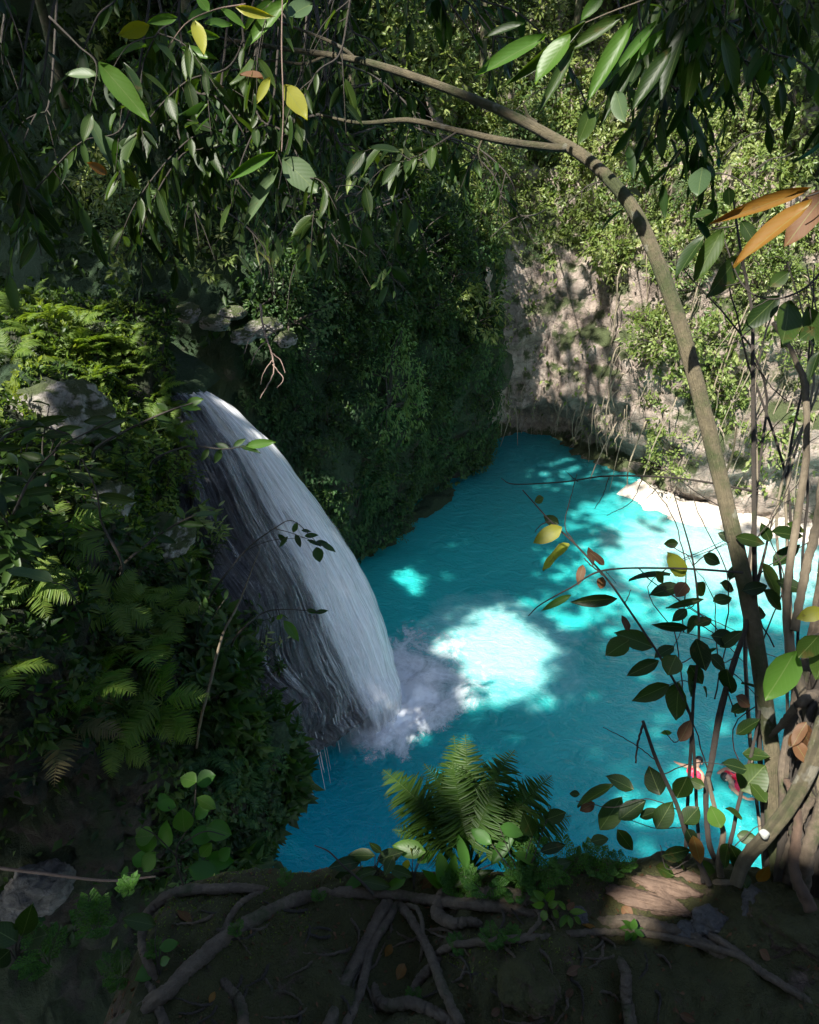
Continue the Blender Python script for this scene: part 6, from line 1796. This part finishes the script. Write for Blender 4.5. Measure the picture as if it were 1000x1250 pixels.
rosette('strap_leaved_plant', 'strap-leaved green plant rising in front of the big fern', 545, 1088, [(543, 1085, 538, 1040, 20, 'leaf_herb'), (548, 1085, 556, 1045, 16, 'leaf_herb'), (540, 1085, 518, 1062, 12, 'leaf_herb'), (552, 1085, 578, 1050, 15, 'leaf_herb'), (555, 1084, 600, 1060, 14, 'leaf_near'), (600, 1055, 632, 1008, 16, 'leaf_herb'), (570, 1060, 560, 1020, 14, 'leaf_herb')], 2.5)
rosette('leafy_plant', 'broad leaf plant rising beside the right fronds of the big fern', 640, 1080, [(668, 1000, 690, 992, 18, 'leaf_near'), (650, 1020, 640, 995, 20, 'leaf_near'), (610, 1010, 640, 1018, 18, 'leaf_herb'), (600, 1030, 575, 1012, 16, 'leaf_herb'), (660, 1040, 690, 1030, 14, 'leaf_near'), (670, 1060, 700, 1050, 14, 'leaf_near'), (655, 1055, 630, 1040, 14, 'leaf_herb')])
rosette('seedling', 'bright round-leaved seedling beside the curled rootlet', 672, 1120, [(665, 1098, 652, 1088, 10), (668, 1100, 676, 1088, 10), (664, 1104, 652, 1106, 9), (670, 1106, 680, 1102, 9), (668, 1112, 660, 1124, 11), (674, 1112, 684, 1120, 9), (662, 1096, 646, 1098, 9)], 1.5, 'leaf_near_bright')
rosette('seedling', 'seedling with one reddish leaf left of the rotten wood', 694, 1128, [(692, 1118, 684, 1130, 9), (694, 1118, 698, 1132, 9), (696, 1114, 714, 1112, 8), (690, 1110, 682, 1100, 8), (694, 1112, 700, 1100, 10, 'leaf_brown'), (700, 1120, 712, 1128, 8)], 1.5, 'leaf_near_bright')
rosette('seedling', 'star-shaped five-leaved seedling in the sunlit patch of the ledge', 773, 1138, [(772, 1136, 758, 1132, 9), (772, 1136, 764, 1146, 9), (773, 1135, 775, 1122, 10), (774, 1136, 790, 1132, 10), (774, 1137, 788, 1142, 9), (773, 1138, 776, 1150, 10), (772, 1135, 763, 1124, 9)], 1, 'leaf_herb', False, -.03)
rosette('leafy_plant', 'dim three-leaved plant beside the thickest root at the left', 195, 1190, [(192, 1178, 165, 1196, 20, 'leaf_herb'), (196, 1176, 206, 1170, 11, 'leaf_herb'), (195, 1158, 218, 1150, 15, 'leaf_herb'), (190, 1130, 150, 1120, 20, 'leaf_near')])
rosette('leafy_plant', 'dim plant with large dark leaves at the left edge near the bottom', 25, 1185, [(20, 1150, -12, 1130, 28, 'leaf_near'), (28, 1140, 38, 1108, 26, 'leaf_near'), (30, 1150, 55, 1140, 26, 'leaf_near'), (22, 1168, 50, 1180, 24, 'leaf_near'), (12, 1160, -10, 1180, 26, 'leaf_near')], 3)
hl = 0
for i, (x0, y0, x1, y1, w, m, lab) in enumerate([(477, 1154, 470, 1170, 10, 'leaf_orange', 'upper of the two orange fallen leaves in the root hollow'), (494, 1178, 484, 1198, 13, 'leaf_orange', 'lower larger orange fallen leaf in the root hollow'), (710, 1132, 742, 1144, 13, 'leaf_orange', 'curled orange-brown leaf left of the star-shaped seedling'), (528, 1075, 512, 1085, 14, 'leaf_brown', 'large pale brown dead leaf under the strap-leaved plant'),
        (256, 1224, 262, 1212, 8, 'leaf_orange', 'single small orange leaf on the dark soil at the lower left'), (760, 1108, 772, 1122, 14, 'leaf_brown', 'reddish fallen leaf on the front of the rotten slab'), (852, 1128, 860, 1145, 10, 'leaf_brown', 'brown fallen leaf in the shade right of the sunlit patch'), (835, 1148, 846, 1156, 10, 'leaf_orange', 'tan fallen leaf beside the mossy log-like root'), (830, 1238, 848, 1250, 10, 'leaf_brown', 'brown leaf near the bottom edge right of the middle'),
        (690, 1190, 712, 1182, 11, 'leaf_brown', 'reddish-brown leaf on the front hump'), (640, 1236, 660, 1250, 12, 'leaf_brown', 'dark red dead leaf at the bottom edge'), (215, 1115, 238, 1128, 16, 'leaf_brown', 'large rusty dead leaf on the left rim behind the crooked root'), (955, 1120, 975, 1128, 12, 'leaf_brown', 'dead leaf on the cracked rock'), (925, 1160, 940, 1172, 12, 'leaf_brown', 'faded dead leaf in the shade at the right'), (700, 1208, 690, 1218, 8, 'leaf_brown', 'small dark leaf below the front hump'), (598, 1240, 612, 1232, 9, 'leaf_brown', 'small brown leaf beside the knotted root')]):
    a, n = on_ledge(x0, y0); b, n2 = on_ledge(x1, y1)
    mb = MB()
    leaf_pts(mb, a + n * .008, b + n2 * .010, w * (a - CAM).dot(FW) / F_PX, np.array(n), T_WAVE)
    tag(mb.build('fallen_leaf', M[m]), lab, 'leaf')
P, N = samples(ledge, 34, lambda px, py, P, N, r0: (px > 180) & (px < 1000) & (py > 1080) & (py < 1245), 71)
for k, (p, n) in enumerate(zip(P, N)):
    a = random.uniform(0, 6.28); l = random.uniform(.022, .045)
    q = p + np.array((math.cos(a), math.sin(a), 0)) * l
    mb = MB(); leaf_pts(mb, p + n * .006, q + n * .009, l * random.uniform(.35, .5), n + rng.normal(size=3) * .25, T_WAVE)
    tag(mb.build('fallen_leaf', M['leaf_brown']), 'small dull brown dead leaf lying among the roots of the ledge', 'leaf', 'dull dead leaves on the ledge')
# small stones and clods nobody could count
P, N = samples(ledge, 1500, lambda px, py, P, N, r0: (px > 100) & (px < 1040) & (py > 1065) & (py < 1300), 64)
mb = MB()
base_ = np.array([(1, 0, 0), (-1, 0, 0), (0, 1, 0), (0, -1, 0), (0, 0, .7), (0, 0, -.7), (.6, .6, .35), (-.6, .6, .3), (.6, -.6, .3), (-.6, -.6, .35)], float)
import bmesh
bm = bmesh.new()
for v in base_: bm.verts.new(v)
bmesh.ops.convex_hull(bm, input=bm.verts)
bm.verts.index_update()
hv = np.array([v.co[:] for v in bm.verts]); hf = np.array([[v.index for v in f.verts] for f in bm.faces if len(f.verts) == 3]); bm.free()
for p, n in zip(P, N):
    s_ = .0025 + .009 * random.random() ** 3
    a = random.uniform(0, 6.28); c_, d_ = math.cos(a), math.sin(a)
    Q = hv * (1 + .25 * rng.normal(size=hv.shape)) * s_
    mb.add(np.stack([Q[:, 0] * c_ - Q[:, 1] * d_, Q[:, 0] * d_ + Q[:, 1] * c_, Q[:, 2]], -1) + p + n * s_ * .3, hf)
tag(mb.build('gravel', M['ledge'], smooth=False), 'small stones and clods of soil between the roots of the ledge', 'gravel', None, 'stuff')
# litter: crumbs of leaf and bark nobody could count
P, N = samples(ledge, 7000, lambda px, py, P, N, r0: (px > 120) & (px < 1040) & (py > 1060) & (py < 1300), 61)
mb = MB(); n_ = len(P)
ln = rng.uniform(.006, .022, n_)
add_leaves(mb, P + N * .003, nrm(np.cross(N, rng.normal(size=(n_, 3)))), N + rng.normal(size=(n_, 3)) * .4, ln, ln * .5, T_LO, rng.random(n_))
tag(mb.build('leaf_litter', M['leaf_brown']), 'crumbs of dead leaves and bark strewn over the soil of the ledge', 'litter', None, 'stuff')
P, N = samples(ledge, 9000, lambda px, py, P, N, r0: (((px - 270) / 110) ** 2 + ((py - 1125) / 50) ** 2 < 1) | (((px - 620) / 80) ** 2 + ((py - 1165) / 30) ** 2 < 1) | ((py < 1100) & (px > 150) & (px < 760) & (r0.random(len(px)) < .4)), 62)
mb = MB(); n_ = len(P)
ln = rng.uniform(.004, .012, n_)
add_leaves(mb, P, N + rng.normal(size=(n_, 3)) * .7, rng.normal(size=(n_, 3)), ln, ln * .5, T_LO, rng.random(n_))
tag(mb.build('ledge_moss', M['leaf_fern']), 'short moss on the humps of the ledge', 'moss', None, 'stuff')

# ------------------------------------------------------------------ swimmers
def swimmer(label, px, py, face, arm_l, arm_r, lean=(0, 0, 0)):
    base = atz(px, py, 0.0)
    t = thing('person', label, 'person', tuple(base))
    J = {'pelvis': (0, 0, -.36), 'waist': (0, 0, -.18), 'chest': (0, -.02, .08), 'neck0': (0, -.01, .24), 'neck': (0, -.02, .31), 'chin': (0, -.035, .37), 'head': (0, -.03, .45), 'crown': (0, -.01, .53)}
    V, E, Rr, ix = [], [], [], {}
    def jv(n, p, r):
        ix[n] = len(V); V.append(Vector(p)); Rr.append(r)
    for n, r in (('pelvis', (.15, .11)), ('waist', (.135, .10)), ('chest', (.165, .11)), ('neck0', (.11, .075)), ('neck', (.052, .055)), ('chin', (.062, .075)), ('head', (.078, .095)), ('crown', (.055, .07))):
        jv(n, J[n], r)
    ch = ['pelvis', 'waist', 'chest', 'neck0', 'neck', 'chin', 'head', 'crown']
    E += [(ix[a], ix[b]) for a, b in zip(ch, ch[1:])]
    for sgn, arm, sd in ((-1, arm_l, 'l'), (1, arm_r, 'r')):
        pts = [(sgn * .17, 0, .20)] + list(arm)
        for k, (p, r) in enumerate(zip(pts, ((.056, .056), (.042, .042), (.030, .027), (.036, .018)))):
            jv(sd + str(k), p, r)
        E += [(ix['neck0'], ix[sd + '0'])] + [(ix[sd + str(k)], ix[sd + str(k + 1)]) for k in range(3)]
        hd = (Vector(pts[3]) - Vector(pts[2])).normalized()
        sv = hd.cross(Vector((0, 0, 1)));  sv = sv.normalized() if sv.length > .1 else Vector((1, 0, 0))
        for f, (o_, l_) in enumerate(((-.027, .065), (-.009, .078), (.009, .072), (.026, .056))):
            a = Vector(pts[3]) + sv * o_ + hd * .03; b = a + hd * l_ + Vector((0, 0, -.012))
            jv(f'{sd}f{f}a', a, (.0095, .0095)); jv(f'{sd}f{f}b', b, (.0075, .0075))
            E += [(ix[sd + '3'], ix[f'{sd}f{f}a']), (ix[f'{sd}f{f}a'], ix[f'{sd}f{f}b'])]
        a = Vector(pts[3]) - sv * .035 - hd * .01
        jv(sd + 'th', a + hd * .03 - sv * .02, (.009, .009)); E.append((ix[sd + '3'], ix[sd + 'th']))
    for sgn, sd in ((-1, 'p'), (1, 'q')):
        for k, (p, r) in enumerate((((sgn * .09, -.02, -.46), .085), ((sgn * .12, -.16, -.86), .058), ((sgn * .12, .02, -1.22), .038), ((sgn * .12, -.14, -1.28), .03))):
            jv(sd + str(k), p, (r, r))
        E += [(ix['pelvis'], ix[sd + '0'])] + [(ix[sd + str(k)], ix[sd + str(k + 1)]) for k in range(3)]
    me = bpy.data.meshes.new('body')
    me.from_pydata(V, E, [])
    o = put('body', me, t)
    me.materials.append(M['skin'])
    sm = o.modifiers.new('skin', 'SKIN'); sm.use_smooth_shade = True
    sv = me.skin_vertices[0].data if me.skin_vertices else None
    if sv is None:
        bpy.context.view_layer.objects.active = o
        bpy.ops.object.modifier_remove(modifier='skin'); bpy.ops.object.modifier_add(type='SKIN'); sv = me.skin_vertices[0].data
    for k, r in enumerate(Rr):
        sv[k].radius = r; sv[k].use_root = (k == 0)
    o.modifiers.new('sub', 'SUBSURF').levels = 2
    o.modifiers['sub'].render_levels = 2
    def ell(name, mat, c, r, cut=None, sub=3, parent=t, fn=None):
        import bmesh
        bm = bmesh.new(); bmesh.ops.create_icosphere(bm, subdivisions=sub, radius=1)
        if cut: bmesh.ops.delete(bm, geom=[v for v in bm.verts if cut(v.co)], context='VERTS')
        for v in bm.verts:
            if fn: v.co = fn(v.co.copy())
            v.co = Vector((v.co.x * r[0], v.co.y * r[1], v.co.z * r[2])) + Vector(c)
        m = bpy.data.meshes.new(name); bm.to_mesh(m); bm.free(); m.materials.append(M[mat])
        m.polygons.foreach_set('use_smooth', [True] * len(m.polygons))
        return put(name, m, parent)
    ell('hair', 'hair', (0, .005, .465), (.098, .115, .125), lambda c: c.y < -.35 and c.z < .45 or c.z < -.55, 4)
    for sx in (-1, 1):
        ell('eye', 'hair', (sx * .032, -.122, .455), (.013, .008, .007), None, 2)
        ell('ear', 'skin', (sx * .092, .0, .445), (.014, .028, .036), None, 2)
    ell('nose', 'skin', (0, -.128, .43), (.014, .022, .022), None, 2)
    ell('mouth', 'vest', (0, -.118, .395), (.024, .008, .006), None, 2)
    v = ell('life_vest', 'vest', (0, -.015, .12), (.185, .165, .17), lambda c: c.z > .82 or c.z < -.9, 4, fn=lambda c: c * (1 + .08 * (abs(c.x) > .75)) if c.y > -.2 or abs(c.x) > .14 else c * .90)
    ell('shirt', 'shirt', (0, -.01, .04), (.195, .155, .25), lambda c: c.z > .9, 3)
    t.rotation_euler = (lean[0], lean[1], face)
    t.scale = (.78, .78, .78); t.location.z = -.08
    return t
swimmer('swimmer in a red life vest stretching one bare arm to the left across the water', 848, 946, R(-50), [(-.36, -.05, .16), (-.58, -.08, .13), (-.66, -.09, .12)], [(.30, -.14, .08), (.32, -.34, .03), (.32, -.43, .02)], (R(-22), R(-8), 0))
swimmer('dark-haired swimmer in a red life vest upright in the water farthest from the ledge', 893, 946, R(-25), [(-.32, -.10, .05), (-.30, -.32, -.02), (-.30, -.40, -.02)], [(.32, -.10, .05), (.28, -.32, -.02), (.28, -.40, -.02)], (R(-6), 0, 0))
swimmer('swimmer in a red vest leaning back beside the large dark leaf', 903, 962, R(70), [(-.32, -.08, .10), (-.46, -.22, .02), (-.50, -.30, .02)], [(.34, -.04, .14), (.52, -.12, .08), (.60, -.15, .06)], (R(-50), R(10), 0))
